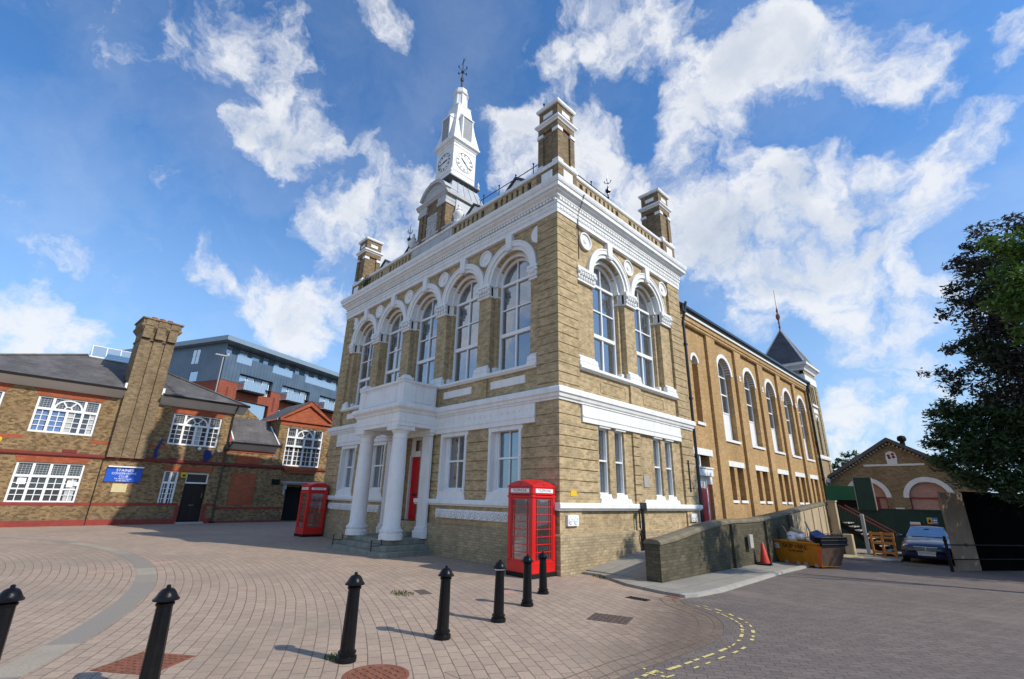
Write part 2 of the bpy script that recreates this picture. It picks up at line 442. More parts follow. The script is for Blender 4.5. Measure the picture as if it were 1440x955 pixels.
PC = (-8.9, -28.6)            # centre of the rings in which the square is paved
def plaza_mat(name='ring_paving', tint=None):
    m, nt, b = newmat(name); p = nt.obj(); x,y,z = nt.sep(p)
    dx = nt.math('SUBTRACT', x, PC[0]); dy = nt.math('SUBTRACT', y, PC[1])
    r = nt.math('SQRT', nt.math('ADD', nt.math('MULTIPLY',dx,dx), nt.math('MULTIPLY',dy,dy)))
    r = nt.math('ADD', r, nt.math('MULTIPLY', nt.math('SUBTRACT', nt.noise(p, .5, 2), .5), .05))
    th = nt.math('MULTIPLY', nt.math('ARCTAN2', dy, dx), 22.0)
    br = nt.new('ShaderNodeTexBrick'); nt.link(nt.comb(th, r), br.inputs['Vector'])
    br.inputs['Scale'].default_value = 1; br.inputs['Brick Width'].default_value = .24; br.inputs['Row Height'].default_value = .165
    br.inputs['Mortar Size'].default_value = .0085; br.inputs['Mortar Smooth'].default_value = .5; br.inputs['Bias'].default_value = -.1
    br.offset = .5; br.inputs['Color1'].default_value = (.445,.333,.248,1); br.inputs['Color2'].default_value = (.34,.26,.20,1)
    br.inputs['Mortar'].default_value = (.13,.10,.08,1)
    # ring joints darker than the cross joints
    fr = nt.math('FRACT', nt.math('DIVIDE', r, .165))
    ring = nt.math('MAXIMUM', nt.math('LESS_THAN', fr, .05), nt.math('GREATER_THAN', fr, .95))
    n1 = nt.noise(nt.comb(nt.math('MULTIPLY', th, 4.2), nt.math('MULTIPLY', r, 6.06)), 1.0, 1)
    n2 = nt.noise(p, .28, 6, .62); n3 = nt.noise(p, 26, 3); n4 = nt.noise(p, 1.7, 5, .7)
    c = nt.mix(nt.ramp(n1,.3,.72,0,.55), br.outputs['Color'], (.42,.30,.22))
    c = nt.mix(nt.math('MULTIPLY', ring, nt.ramp(nt.noise(p, .9, 4), .3, .7, .08, .42)), c, (.12,.095,.075))
    sp_ = nt.noise(p, 5.0, 3, .5); c = nt.mix(nt.ramp(sp_, .70, .76, 0, .5), c, (.12,.10,.085))
    c = nt.mix(nt.ramp(n2,.44,.64,0,.62), c, (.27,.215,.17))
    c = nt.mix(nt.ramp(n4,.5,.72,0,.45), c, (.52,.41,.31))
    c = nt.mix(nt.ramp(n3,.35,.75,0,.35), c, (.21,.16,.115))
    if tint: c = nt.mix(nt.ramp(nt.math('ADD', nt.math('ADD', nt.math('MULTIPLY', x, .908), nt.math('MULTIPLY', y, .417)), nt.math('MULTIPLY', nt.math('SUBTRACT', n4, .5), 2.2)), 1.9, 3.0), c, nt.mix(1.0, c, tint, 'MULTIPLY'))  # tree shade multiplied into the paving colour, fading out at a ragged edge
    nt.link(c, b.inputs['Base Color']); b.inputs['Roughness'].default_value = .9; b.inputs['Specular IOR Level'].default_value = .2
    bump(nt, b, nt.math('ADD', nt.math('MULTIPLY', br.outputs['Fac'], -1.2), nt.math('MULTIPLY', n3, .6)), .5, .01)
    return m
def road_mat():
    m, nt, b = newmat('road_blocks'); p = nt.obj(); x,y,z = nt.sep(p)
    ang = R(33); ca, sa = math.cos(ang), math.sin(ang)
    u = nt.math('ADD', nt.math('MULTIPLY',x,ca), nt.math('MULTIPLY',y,sa)); v = nt.math('SUBTRACT', nt.math('MULTIPLY',y,ca), nt.math('MULTIPLY',x,sa))
    vz = nt.math('ADD', v, nt.math('MULTIPLY', nt.math('SINE', nt.math('MULTIPLY', u, 2*PI/.225)), .018))
    uz = nt.math('ADD', u, nt.math('MULTIPLY', nt.math('SINE', nt.math('MULTIPLY', v, 2*PI/.23)), .012))
    br = nt.new('ShaderNodeTexBrick'); nt.link(nt.comb(uz, vz), br.inputs['Vector'])
    br.inputs['Scale'].default_value = 1; br.inputs['Brick Width'].default_value = .225; br.inputs['Row Height'].default_value = .115
    br.inputs['Mortar Size'].default_value = .007; br.inputs['Mortar Smooth'].default_value = .5
    br.inputs['Color1'].default_value = (.200,.162,.143,1); br.inputs['Color2'].default_value = (.146,.121,.110,1); br.inputs['Mortar'].default_value = (.07,.057,.05,1)  # block colours lowered to suggest soft tree shade on the road
    n2 = nt.noise(p, .33, 6, .65); n3 = nt.noise(p, 24, 3); n4 = nt.noise(p, 2.1, 5, .7)
    c = nt.mix(nt.ramp(n2,.42,.68,0,.55), br.outputs['Color'], (.125,.104,.096))
    c = nt.mix(nt.ramp(n4,.5,.75,0,.45), c, (.25,.20,.17))
    c = nt.mix(nt.ramp(n3,.35,.75,0,.35), c, (.08,.066,.059))
    st = nt.new('ShaderNodeMapping'); st.inputs['Scale'].default_value = (.18,.9,1); st.inputs['Rotation'].default_value = (0,0,R(-70)); nt.link(p, st.inputs['Vector'])
    c = nt.mix(nt.ramp(nt.noise(st.outputs[0],1.0,4,.6),.55,.75,0,.4), c, (.29,.23,.19))
    nt.link(c, b.inputs['Base Color']); b.inputs['Roughness'].default_value = .9; b.inputs['Specular IOR Level'].default_value = .2
    bump(nt, b, nt.math('ADD', nt.math('MULTIPLY', br.outputs['Fac'], -1.2), nt.math('MULTIPLY', n3, .6)), .5, .01)
    return m
def slab_mat(name, col, w, h, ang=0.0):
    m, nt, b = newmat(name); p = nt.obj(); x,y,z = nt.sep(p)
    br = nt.new('ShaderNodeTexBrick'); nt.link(nt.comb(y, x), br.inputs['Vector'])
    br.inputs['Scale'].default_value = 1; br.inputs['Brick Width'].default_value = w; br.inputs['Row Height'].default_value = h
    br.inputs['Mortar Size'].default_value = .009; br.inputs['Color1'].default_value = (*col,1); br.inputs['Color2'].default_value = (*[c*.84 for c in col],1)
    br.inputs['Mortar'].default_value = (*[c*.4 for c in col],1)
    n2 = nt.noise(p, .9, 6, .65); n3 = nt.noise(p, 22, 3)
    c = nt.mix(nt.ramp(n2,.42,.7,0,.6), br.outputs['Color'], tuple(x*.62 for x in col))
    c = nt.mix(nt.ramp(n3,.4,.75,0,.3), c, tuple(x*.55 for x in col))
    nt.link(c, b.inputs['Base Color']); b.inputs['Roughness'].default_value = .9
    bump(nt, b, nt.math('SUBTRACT', nt.math('MULTIPLY', n3,.6), br.outputs['Fac']), .4, .01)
    return m
def band_mat():
    m, nt, b = newmat('granite_setts'); p = nt.obj(); x,y,z = nt.sep(p)
    th = nt.math('MULTIPLY', nt.math('ARCTAN2', nt.math('SUBTRACT', y, PC[1]), nt.math('SUBTRACT', x, PC[0])), 20.6)
    cell = nt.math('FLOOR', nt.math('MULTIPLY', th, .85)); w = nt.new('ShaderNodeTexWhiteNoise', noise_dimensions='1D'); nt.link(cell, w.inputs['W'])
    c = nt.mix(nt.ramp(w.outputs['Value'],.35,.6), (.27,.235,.19), (.39,.325,.24))
    c = nt.mix(nt.ramp(nt.noise(p,30,3),.35,.7,0,.35), c, (.16,.14,.12)); c = nt.mix(nt.ramp(nt.noise(p,2,4),.45,.7,0,.4), c, (.26,.22,.18))
    nt.link(c, b.inputs['Base Color']); b.inputs['Roughness'].default_value = .85
    bump(nt, b, nt.noise(p,34,3), .5, .012)
    return m
M['plaza'] = plaza_mat(); M['corner'] = plaza_mat('shaded_corner_paving', (.52,.50,.51)); M['road'] = road_mat(); M['pave'] = slab_mat('pavement_slabs', (.315,.285,.24), .75, .6); M['band'] = band_mat()
M['earth'] = plain('far_ground', (.16,.14,.11), .95, .1, var=.2, scale=.3)
M['yellowline'] = plain('worn_yellow_paint', (.60,.50,.20), .85, .2, var=.3, scale=20)

# ------------------------------------------------------------------ world, sun, camera
SUN_AZ, SUN_EL = R(19.5), R(38.5)            # azimuth from +X towards +Y
sd = Vector((math.cos(SUN_AZ)*math.cos(SUN_EL), math.sin(SUN_AZ)*math.cos(SUN_EL), math.sin(SUN_EL)))
def rot_cam(yaw, pitch, roll):
    f = Vector((-math.sin(yaw)*math.cos(pitch), math.cos(yaw)*math.cos(pitch), math.sin(pitch)))
    r = Vector((math.cos(yaw), math.sin(yaw), 0)); u = r.cross(f)
    r2 = r*math.cos(roll)+u*math.sin(roll); u2 = u*math.cos(roll)-r*math.sin(roll)
    return r2, u2, f
r2, u2, fw = rot_cam(R(45.772), R(18.628), R(1.383))
cam_d = bpy.data.cameras.new('camera'); cam = bpy.data.objects.new('camera', cam_d); COL.objects.link(cam)
mw = Matrix((r2, u2, -fw)).transposed().to_4x4(); mw.translation = (8.658, -10.3875, 1.9)
cam.matrix_world = mw; cam_d.sensor_width = 36; cam_d.lens = 36*659.27/1440; cam_d.clip_end = 2000; cam_d.clip_start = .05
scene.camera = cam
sun_d = bpy.data.lights.new('sun', 'SUN'); sun_d.energy = 4.3; sun_d.angle = R(.5); sun_d.color = (1.0,.93,.82)
sun = bpy.data.objects.new('sun', sun_d); COL.objects.link(sun)
sun.rotation_euler = sd.to_track_quat('Z','Y').to_euler()

# clouds: centre directions (azimuth-elevation given as unit vectors), angular size, amount
CLOUDS = [
 # (dir), spread, weight
]
def pix_dir(u, v):
    d = r2*((u-720)/659.27) + u2*(-(v-477.5)/659.27) + fw
    return d.normalized()
for u,v,r,w in ((362,182,46,1),(418,168,46,1),(402,212,36,1),(330,176,24,.8),(448,205,28,.9), (200,55,55,.40),(300,50,70,.42),(385,40,60,.46),(180,115,36,.36),(335,98,40,.36), (545,25,42,.7),(565,45,25,.6),
                (468,292,44,1),(535,292,52,1),(590,292,46,1),(560,256,34,.85),(560,352,46,.9),(610,335,44,.9),(505,215,24,.7), (290,380,30,.75),(312,402,25,.6),(395,430,52,.95),(445,440,50,.95),(348,432,30,.6),(468,378,38,.75),(425,465,50,.85),
                (15,410,42,.8),(60,462,62,.95),(-10,460,62,.95),(112,470,45,.75),(60,345,48,.55),(112,367,28,.5),(8,285,25,.5),(232,250,18,.5),
                (712,208,45,.95),(762,195,62,1),(832,220,58,1),(705,178,28,.7),(868,245,38,.85),(880,180,14,.6), (830,30,60,.75),(900,60,60,.78),(860,92,48,.7),(955,18,60,.62),(795,100,35,.6),
                (1000,90,55,.95),(1010,150,60,1),(980,190,48,.95),(1080,80,62,.95),(1060,48,50,.75),(1125,110,58,.85),(1165,60,55,.7),(1232,90,66,.8),(1285,130,56,.75),(1200,132,48,.65),(1305,70,40,.55),(1425,70,46,.7),(1402,112,28,.5),
                (930,280,58,.95),(900,300,38,.85),(1000,312,58,.95),(1062,270,70,1),(1110,238,52,.95),(1155,290,85,1.05),(1255,290,82,1),(1335,282,58,.85),(1352,212,58,.68),(1200,335,82,1.05),(1100,352,72,1.05),(1030,372,60,1),(970,352,58,.9),(1150,392,80,1),(1255,372,68,.85),(1080,420,60,.9),(1180,440,48,.7),
                (1290,440,55,.8),(1200,480,40,.7),(1050,462,38,.6),(1385,425,45,.75),(1250,510,55,.7),(1220,580,60,.75),(1320,530,60,.7),(1180,640,60,.7),(1280,620,50,.6)):
    d0 = pix_dir(u,v); cs_ = min(d0.dot(pix_dir(u+r,v)), .99995); CLOUDS.append((d0, math.acos(cs_), w))
for a,e,s,w in ((-62,40,.20,.9),(-90,25,.22,.9),(-120,50,.25,.9),(10,30,.2,.8),(230,25,.22,.9),(-150,22,.22,.9),(-5,14,.2,.9),(-75,12,.2,.8),(-110,10,.2,.9),(-40,20,.2,.9)):
    CLOUDS.append((Vector((math.cos(R(a))*math.cos(R(e)), math.sin(R(a))*math.cos(R(e)), math.sin(R(e)))), s, w))
world = bpy.data.worlds.new('World'); scene.world = world; world.use_nodes = True
wt = NT(world); bg = wt.n['Background']
SKY = .122
sky = wt.new('ShaderNodeTexSky'); sky.sky_type = 'NISHITA'; sky.sun_disc = False; sky.sun_elevation = SUN_EL
sky.sun_rotation = PI/2-SUN_AZ; sky.altitude = 0; sky.air_density = 1.0; sky.dust_density = .6; sky.ozone_density = 3.0
gen = wt.new('ShaderNodeTexCoord').outputs['Generated']
wn1 = wt.new('ShaderNodeTexNoise'); wn1.inputs['Scale'].default_value = 7; wn1.inputs['Detail'].default_value = 5; wn1.inputs['Roughness'].default_value = .6
wt.link(gen, wn1.inputs['Vector'])
off = wt.new('ShaderNodeVectorMath', operation='SUBTRACT'); wt.link(wn1.outputs['Color'], off.inputs[0]); off.inputs[1].default_value = (.5,.5,.5)
sc = wt.new('ShaderNodeVectorMath', operation='SCALE'); wt.link(off.outputs[0], sc.inputs[0]); sc.inputs['Scale'].default_value = .16
wp = wt.new('ShaderNodeVectorMath', operation='ADD'); wt.link(gen, wp.inputs[0]); wt.link(sc.outputs[0], wp.inputs[1])
wd = wt.new('ShaderNodeVectorMath', operation='NORMALIZE'); wt.link(wp.outputs[0], wd.inputs[0])
tot = None
for d, s, w in CLOUDS:
    dt = wt.new('ShaderNodeVectorMath', operation='DOT_PRODUCT'); wt.link(wd.outputs[0], dt.inputs[0]); dt.inputs[1].default_value = d
    e = wt.ramp(dt.outputs['Value'], math.cos(min(3.0,1.34*s)), 1.0, 0.0, w)
    tot = e if tot is None else wt.math('ADD', tot, e)
fbm = wt.noise(wp.outputs[0], 10.5, 13, .62, .3); fb3 = wt.noise(wp.outputs[0], 4.5, 8, .6, .2)
sat = wt.math('SUBTRACT', 1.0, wt.math('POWER', 2.718, wt.math('MULTIPLY', tot, -1.8)))
den = wt.math('ADD', wt.math('MULTIPLY', wt.math('SUBTRACT', fbm, .5), 2.8), sat)
sm = wt.new('ShaderNodeMapRange'); sm.interpolation_type = 'SMOOTHSTEP'; sm.clamp = True; wt.link(den, sm.inputs[0]); sm.inputs[1].default_value = .28; sm.inputs[2].default_value = 1.22
thin = wt.math('MULTIPLY', wt.ramp(fb3, .44, .8, 0, .30), wt.ramp(wt.sep(gen)[2], .9, .15, .4, 1))
cm = wt.math('MULTIPLY', wt.math('MAXIMUM', sm.outputs[0], thin), .90)
shade = wt.ramp(wt.math('ADD', wt.math('ADD', wt.math('MULTIPLY', wt.math('MINIMUM', tot, 2.2), .30), wt.math('MULTIPLY', fb3, .7)), wt.math('MULTIPLY', fb3, .3)), .92, 1.42)
ccol = wt.mix(shade, (.92/SKY,.935/SKY,.965/SKY), (.50/SKY,.58/SKY,.70/SKY))
# haze near the horizon
hz = wt.ramp(wt.sep(gen)[2], .55, .0, 0, .70)
grade = wt.mix(1.0, sky.outputs[0], (.80,1.32,1.72), 'MULTIPLY')
skyc = wt.mix(hz, grade, (.50/SKY,.66/SKY,.86/SKY))
wt.link(wt.mix(cm, skyc, ccol), bg.inputs['Color']); bg.inputs['Strength'].default_value = SKY
world.cycles.sampling_method = 'MANUAL'; world.cycles.sample_map_resolution = 512
scene.view_settings.view_transform = 'Standard'; scene.view_settings.look = 'None'; scene.view_settings.exposure = 0; scene.view_settings.gamma = 1
scene.cycles.max_bounces = 8; scene.cycles.transparent_max_bounces = 12; scene.cycles.sample_clamp_indirect = 6.0

# ------------------------------------------------------------------ ground
def sheet(name, pts, z, mat, thick=0.0):
    """a flat sheet that follows the fall of the road"""
    bm = bmesh.new()
    vs = [bm.verts.new((x,y,z)) for x,y in pts]; fc = bm.faces.new(vs)
    if thick:
        ret = bmesh.ops.extrude_face_region(bm, geom=[fc])
        bmesh.ops.translate(bm, verts=[v for v in ret['geom'] if isinstance(v, bmesh.types.BMVert)], vec=(0,0,-thick))
    for yy in (6.0, 20.0):
        bmesh.ops.bisect_plane(bm, geom=bm.verts[:]+bm.edges[:]+bm.faces[:], plane_co=(0,yy,0), plane_no=(0,1,0))
    for v in bm.verts: v.co.z += gz(v.co.y)
    bmesh.ops.triangulate(bm, faces=[f for f in bm.faces if len(f.verts) > 4])
    bmesh.ops.recalc_face_normals(bm, faces=bm.faces[:])
    me = bpy.data.meshes.new(name); bm.to_mesh(me); bm.free(); me.materials.append(mat)
    o = bpy.data.objects.new(name, me); COL.objects.link(o)
    return tag(o, kind='structure')
sheet('ground', [(-600,-600),(600,-600),(600,600),(-600,600)], -.02, M['earth'])
sheet('plaza', [(-60,-40),(12,-40),(12,6),(3.4,6),(3.4,9),(-60,9)], 0.0, M['plaza'])
arc = [(5.10,-40),(5.12,-6.5),(5.13,-4.9),(5.17,-4.3),(5.20,-3.6),(5.22,-3.0),(5.12,-2.3),(4.92,-1.75),(4.62,-1.3),(4.2,-.95),(3.75,-.7),(3.42,-.3)]
kb = [(3.50,.2),(3.60,1.2),(3.55,3.4),(3.50,5.2),(3.46,7.4),(3.40,8.9)]
sheet('road', arc+kb+[(3.3,9.0),(2.2,9.3),(2.2,40),(60,40),(60,-40)], .004, M['road'])
sheet('shaded_corner_paving', arc[1:]+[(3.0,-.45),(1.6,-.6),(1.9,-2.6),(2.6,-4.2),(3.7,-6.5)], .0035, M['corner'])  # darker corner brick with soft tree shade tinted into its colour
# kerbed pavement beside the ramp wall
sheet('pavement', [(.70,.80),(1.86,.16),(2.89,-.06),(3.30,-.07),(3.44,.2),(3.55,1.2),(3.50,3.4),(3.45,5.2),(3.41,7.4),(3.30,9.0),(0.1,9.0),(0.1,.80)], .055, M['pave'], .06)
kerb = MB()
kp = [(3.30,-.07),(3.44,.2),(3.55,1.2),(3.50,3.4),(3.45,5.2),(3.41,7.4),(3.30,9.0)]
for (x0,y0),(x1,y1) in zip(kp[:-1],kp[1:]):
    h = .075 if y0 > 1 else .062
    p = [(x0,y0,-.02+gz(y0)),(x0+.12,y0,-.02+gz(y0)),(x0+.12,y0,h-.01+gz(y0)),(x0,y0,h+gz(y0)),(x1,y1,-.02+gz(y1)),(x1+.12,y1,-.02+gz(y1)),(x1+.12,y1,.065+gz(y1)),(x1,y1,.075+gz(y1))]
    kerb.add(p, [(0,1,2,3),(7,6,5,4),(1,5,6,2),(2,6,7,3),(0,3,7,4)])
tag(kerb.build('kerb', M['stone']), kind='structure')
sheet('far_pavement', [(2.3,14.3),(3.35,13.9),(4.55,13.95),(5.0,14.9),(4.8,18.2),(4.9,21.95),(2.3,21.95)], .09, M['pave'], .12)
sheet('yard', [(-.3,9.3),(2.2,9.3),(2.2,30),(-.3,30)], .003, M['road'])
# granite band in the paving
bm_ = MB(); n = 60
for i in range(n):
    pass
p = []; f = []
for i in range(n+1):
    a = R(62)+R(60)*i/n
    for r in (20.72, 21.10): p.append((PC[0]+r*math.cos(a), PC[1]+r*math.sin(a), .004))
for i in range(n): f.append((2*i,2*i+1,2*i+3,2*i+2))
tag(MB().add(p,f).build('granite_band', M['band']), kind='structure')
# darker ring of setts along the edge of the square, and the broken yellow lines
def offpath(pts, d):
    out = []
    for i,(x,y) in enumerate(pts):
        a = pts[max(0,i-1)]; b = pts[min(len(pts)-1,i+1)]
        tx,ty = b[0]-a[0], b[1]-a[1]; L = math.hypot(tx,ty) or 1
        out.append((x+ty/L*d, y-tx/L*d))
    return out
def smooth(pts, k=5):
    out = []
    for i in range(len(pts)-1):
        p0 = pts[max(0,i-1)]; p1 = pts[i]; p2 = pts[i+1]; p3 = pts[min(len(pts)-1,i+2)]
        for j in range(k):
            t = j/k
            out.append(tuple(.5*((2*p1[c])+(-p0[c]+p2[c])*t+(2*p0[c]-5*p1[c]+4*p2[c]-p3[c])*t*t+(-p0[c]+3*p1[c]-3*p2[c]+p3[c])*t**3) for c in (0,1)))
    return out+[pts[-1]]
edge = smooth(arc[1:])
for d0, d1 in ((-.16,-.15),(-.02,-.005),(-.40,-.39)):
    a = offpath(edge, d0); b = offpath(edge, d1); p = [(x,y,.0085) for q in zip(a,b) for x,y in q]
    tag(MB().add(p, [(2*i,2*i+1,2*i+3,2*i+2) for i in range(len(a)-1)]).build('paving_joint', M['earth']), kind='structure')
yl = MB(); random.seed(3)
ypts = smooth([(5.27,-9.0),(5.27,-4.94),(5.32,-4.68),(5.38,-4.2),(5.43,-3.57),(5.46,-3.1),(5.45,-2.7),(5.35,-2.19),(5.12,-1.59),(4.91,-1.30),(4.60,-1.03),(4.23,-.79),(3.65,-.60)], 6)
def dashes(path, w, gapp, z):
    L = 0.0; on = True
    seg = []
    for i in range(len(path)-1):
        a = Vector(path[i]); b = Vector(path[i+1]); n = max(1,int((b-a).length/.05))
        for j in range(n): seg.append(a+(b-a)*j/n)
    i = 0
    while i < len(seg)-4:
        k = random.choice((1,2,2,2,3)); g = random.choice(gapp)
        j = min(len(seg)-1, i+k); a, b = seg[i], seg[j]; t = (b-a).normalized(); nn = Vector((t.y,-t.x))
        ww = w*random.uniform(.5,1.1)*.5
        q = [a+nn*ww*random.uniform(.7,1), b+nn*ww*random.uniform(.7,1), b-nn*ww*random.uniform(.7,1), a-nn*ww*random.uniform(.7,1)]
        yl.add([(v.x,v.y,z) for v in q], [(0,1,2,3)]); i = j+g
dashes(ypts, .062, (1,1,1,2,2), .010); dashes(offpath(ypts, .15), .062, (2,2,3,5), .010)
tag(yl.build('yellow_line', M['yellowline']), kind='structure')

# ------------------------------------------------------------------ town hall
W_, L_ = 15.13, 8.456
TH = thing('town_hall', 'grand yellow brick town hall with white painted arches, portico and clock tower', 'town hall')
BX = (-W_, 0.0, 0.0, L_)
# core bodies
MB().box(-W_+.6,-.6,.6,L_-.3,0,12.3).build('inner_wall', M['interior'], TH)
pl = MB(); pl.sweep(BX, [(-.6,-.05),(.05,-.05),(.05,.96),(0.0,1.0),(-.6,1.0)])
plinth = pl.build('plinth', M['plinth'], TH)
FC = [-7.565+2.65*k for k in (-2,-1,0,1,2)]      # front bay axes
SC = [2.99, 5.67]                                # side bay axes
A = -.10                                         # arcade recess
GW = [-12.87,-10.25,-4.88,-2.26]                 # ground floor windows
# -- front wall
fw_ = MB(FR)
hol = [rect(c-.74,c+.74,1.80,4.10) for c in GW] + [rect(-8.20,-6.93,1.0,4.16)]
fw_.wall(rect(-W_+.88,-.88,1.0,5.0), hol, -.05, .28)
fw_.wall(rect(-W_+.88,-.88,5.0,11.0), [archpts(c,1.0,5.92,9.36) for c in FC], A, .2)
fw_.wall(rect(-W_+.88,-.88,5.0,11.0), [archpts(c,.84,5.92,9.36) for c in FC], A-.2, .22)
fw_.build('front_wall', M['brick'], TH)
sw_ = MB(SD)
SW = [(2.0,2.56),(2.90,3.46),(5.36,5.92),(6.22,6.78)]
sw_.wall(rect(1.0,L_-1.0,1.0,5.0), [rect(a,b,1.85,4.16) for a,b in SW], -.08, .3)
sw_.wall(rect(1.0,L_-1.0,5.0,11.0), [archpts(c,1.0,5.92,9.36) for c in SC], A, .2)
sw_.wall(rect(1.0,L_-1.0,5.0,11.0), [archpts(c,.84,5.92,9.36) for c in SC], A-.2, .22)
sw_.build('side_wall', M['brick'], TH)
MB().box(-W_,-W_+.5,1,L_,1,12.2).box(-W_,-.02,L_-.5,L_-.02,1,12.2).build('rear_wall', M['brick'], TH)
# -- banded brick quoins at the four corners
def quoin(x0,x1,y0,y1,hid=''):
    q = MB(); q.box(x0+.024,x1-.024,y0+.024,y1-.024,1.0,11.0)
    z = 1.79
    while z < 10.95:
        top = min(z+.282, 10.98)
        if not (4.66 < z+.14 < 5.0): q.box(x0,x1,y0,y1,z,top)
        z += .310
    return q
for args in ((-.89,0,0,1.02),(-W_,-W_+.89,0,1.02),(-.89,0,L_-1.02,L_)):
    quoin(*args).build('quoin', M['brick'], TH)
# banded brick piers between the ground floor windows, front and side
def bands(T, spans, z0, z1, o0, o1):
    b = MB(T)
    for u0,u1 in spans:
        z = z0
        while z < z1-.1:
            b.fbox(u0,u1,z,min(z+.282,z1),o0,o1); z += .310
    return b
fs = [(-1.50,-.895),(-4.12,-3.02),(-6.2,-5.64),(-9.49,-8.9),(-12.11,-11.01),(-14.235,-13.63)]
bands(FR, fs, 1.79, 4.05, -.06, -.012).build('banded_pier', M['brick'], TH)
bands(SD, [(1.02,1.92),(3.95,4.42)], 1.79, 4.16, -.09, -.02).build('banded_pier', M['brick'], TH)
# -- sill band and string course
sp = [(-.1,1.60),(.05,1.60),(.07,1.64),(.11,1.66),(.11,1.76),(.09,1.795),(-.1,1.80)]
sb = MB(FR); sb.run(-W_-.11,-8.22,sp); sb.run(-6.91,.0,sp)
sb.T = SD; sb.run(-.109,L_+.08,sp)
sb.build('sill_band', M['white'], TH)
stp = [(-.2,4.66),(.02,4.66),(.03,4.72),(.07,4.74),(.09,4.82),(.135,4.86),(.135,4.98),(.10,5.04),(-.2,5.06)]
MB().sweep((-W_,0,0,L_), stp).build('string_course', M['white'], TH)
# ground floor entablature between the quoins
en = [(-.1,4.06),(.035,4.06),(.035,4.20),(.055,4.22),(.055,4.29),(.03,4.32),(.03,4.64),(.06,4.66),(-.1,4.665)]
eb = MB(FR); eb.run(-W_+.93,-.93,en); eb.T = SD; eb.run(1.08,L_-1.06,[(o,z+.06 if z<4.3 else z) for o,z in en])
for i in range(18):
    c = -1.3-i*.27
    if c > -5.7: eb.T = FR; eb.disc(c,4.48,[(.055,.03),(.055,.045),(.03,.05),(.03,.04)],8)
eb.build('entablature', M['white'], TH)
# rosette frieze below the sill band
rf = MB(FR)
for u0,u1 in ((-5.62,-.93),(-14.2,-9.5)):
    rf.fbox(u0,u1,1.20,1.48,-.06,.015)
    k = int((u1-u0)/.30)
    for i in range(k):
        c = u0+.15+i*(u1-u0-.3)/(k-1)
        rf.disc(c,1.34,[(.122,.015),(.122,.055),(.085,.06),(.078,.018),(.05,.018),(.044,.065),(.01,.07)],12)
        rf.fbox(c+.135,c+.16,1.23,1.45,.015,.045)
rf.build('rosette_frieze', M['white'], TH)
rp = MB(SD)
for u in (.52,7.86):
    rp.fbox(u-.24,u+.24,1.20,1.48,-.03,.05)
    for d in (-.11,.11): rp.disc(u+d,1.33,[(.095,.05),(.095,.066),(.07,.07),(.06,.055),(.035,.055),(.03,.075),(.01,.08)],12); rp.fbox(u+d-.03,u+d+.03,1.42,1.45,.05,.065)
rp.build('rosette_panel', M['white'], TH)
# -- window makers
def pane_set(name, T, u0, u1, z0, z1, o, vb, hb, fr=.06, bar=.035, mat='glass', parent=TH, bd=.05, curtain=None, back=None, frame_mat='cleanwhite', thick=()):
    fm = MB(T)
    fm.fbox(u0,u0+fr,z0,z1,o,o+bd); fm.fbox(u1-fr,u1,z0,z1,o,o+bd)
    fm.fbox(u0+fr,u1-fr,z0,z0+fr,o,o+bd); fm.fbox(u0+fr,u1-fr,z1-fr,z1,o,o+bd)
    zs = [z0+fr]+[h for h in hb]+[z1-fr]
    for h in hb: 
        b = .06 if h in thick else bar
        fm.fbox(u0+fr,u1-fr,h-b/2,h+b/2,o+.004,o+bd-.006)
    for v in vb: fm.fbox(v-bar/2,v+bar/2,z0+fr,z1-fr,o+.008,o+bd-.012)
    w = fm.build(name, M[frame_mat], parent)
    MB(T).fbox(u0+fr*.5,u1-fr*.5,z0+fr*.5,z1-fr*.5,o-.004,o+.003).build('pane', M[mat], w)
    return w
def folds(T, u0, u1, z0, z1, o, n=10, amp=.03, taper=0.0):
    m = MB(T); p = []; f = []
    for i in range(n*2+1):
        u = u0+(u1-u0)*i/(n*2); d = amp*(1 if i%2 else -1)
        p += [T(u,z0,o+d), T(u,z1,o+d*.6)]
    for i in range(n*2): f.append((2*i,2*i+2,2*i+3,2*i+1))
    return m.add(p,f)
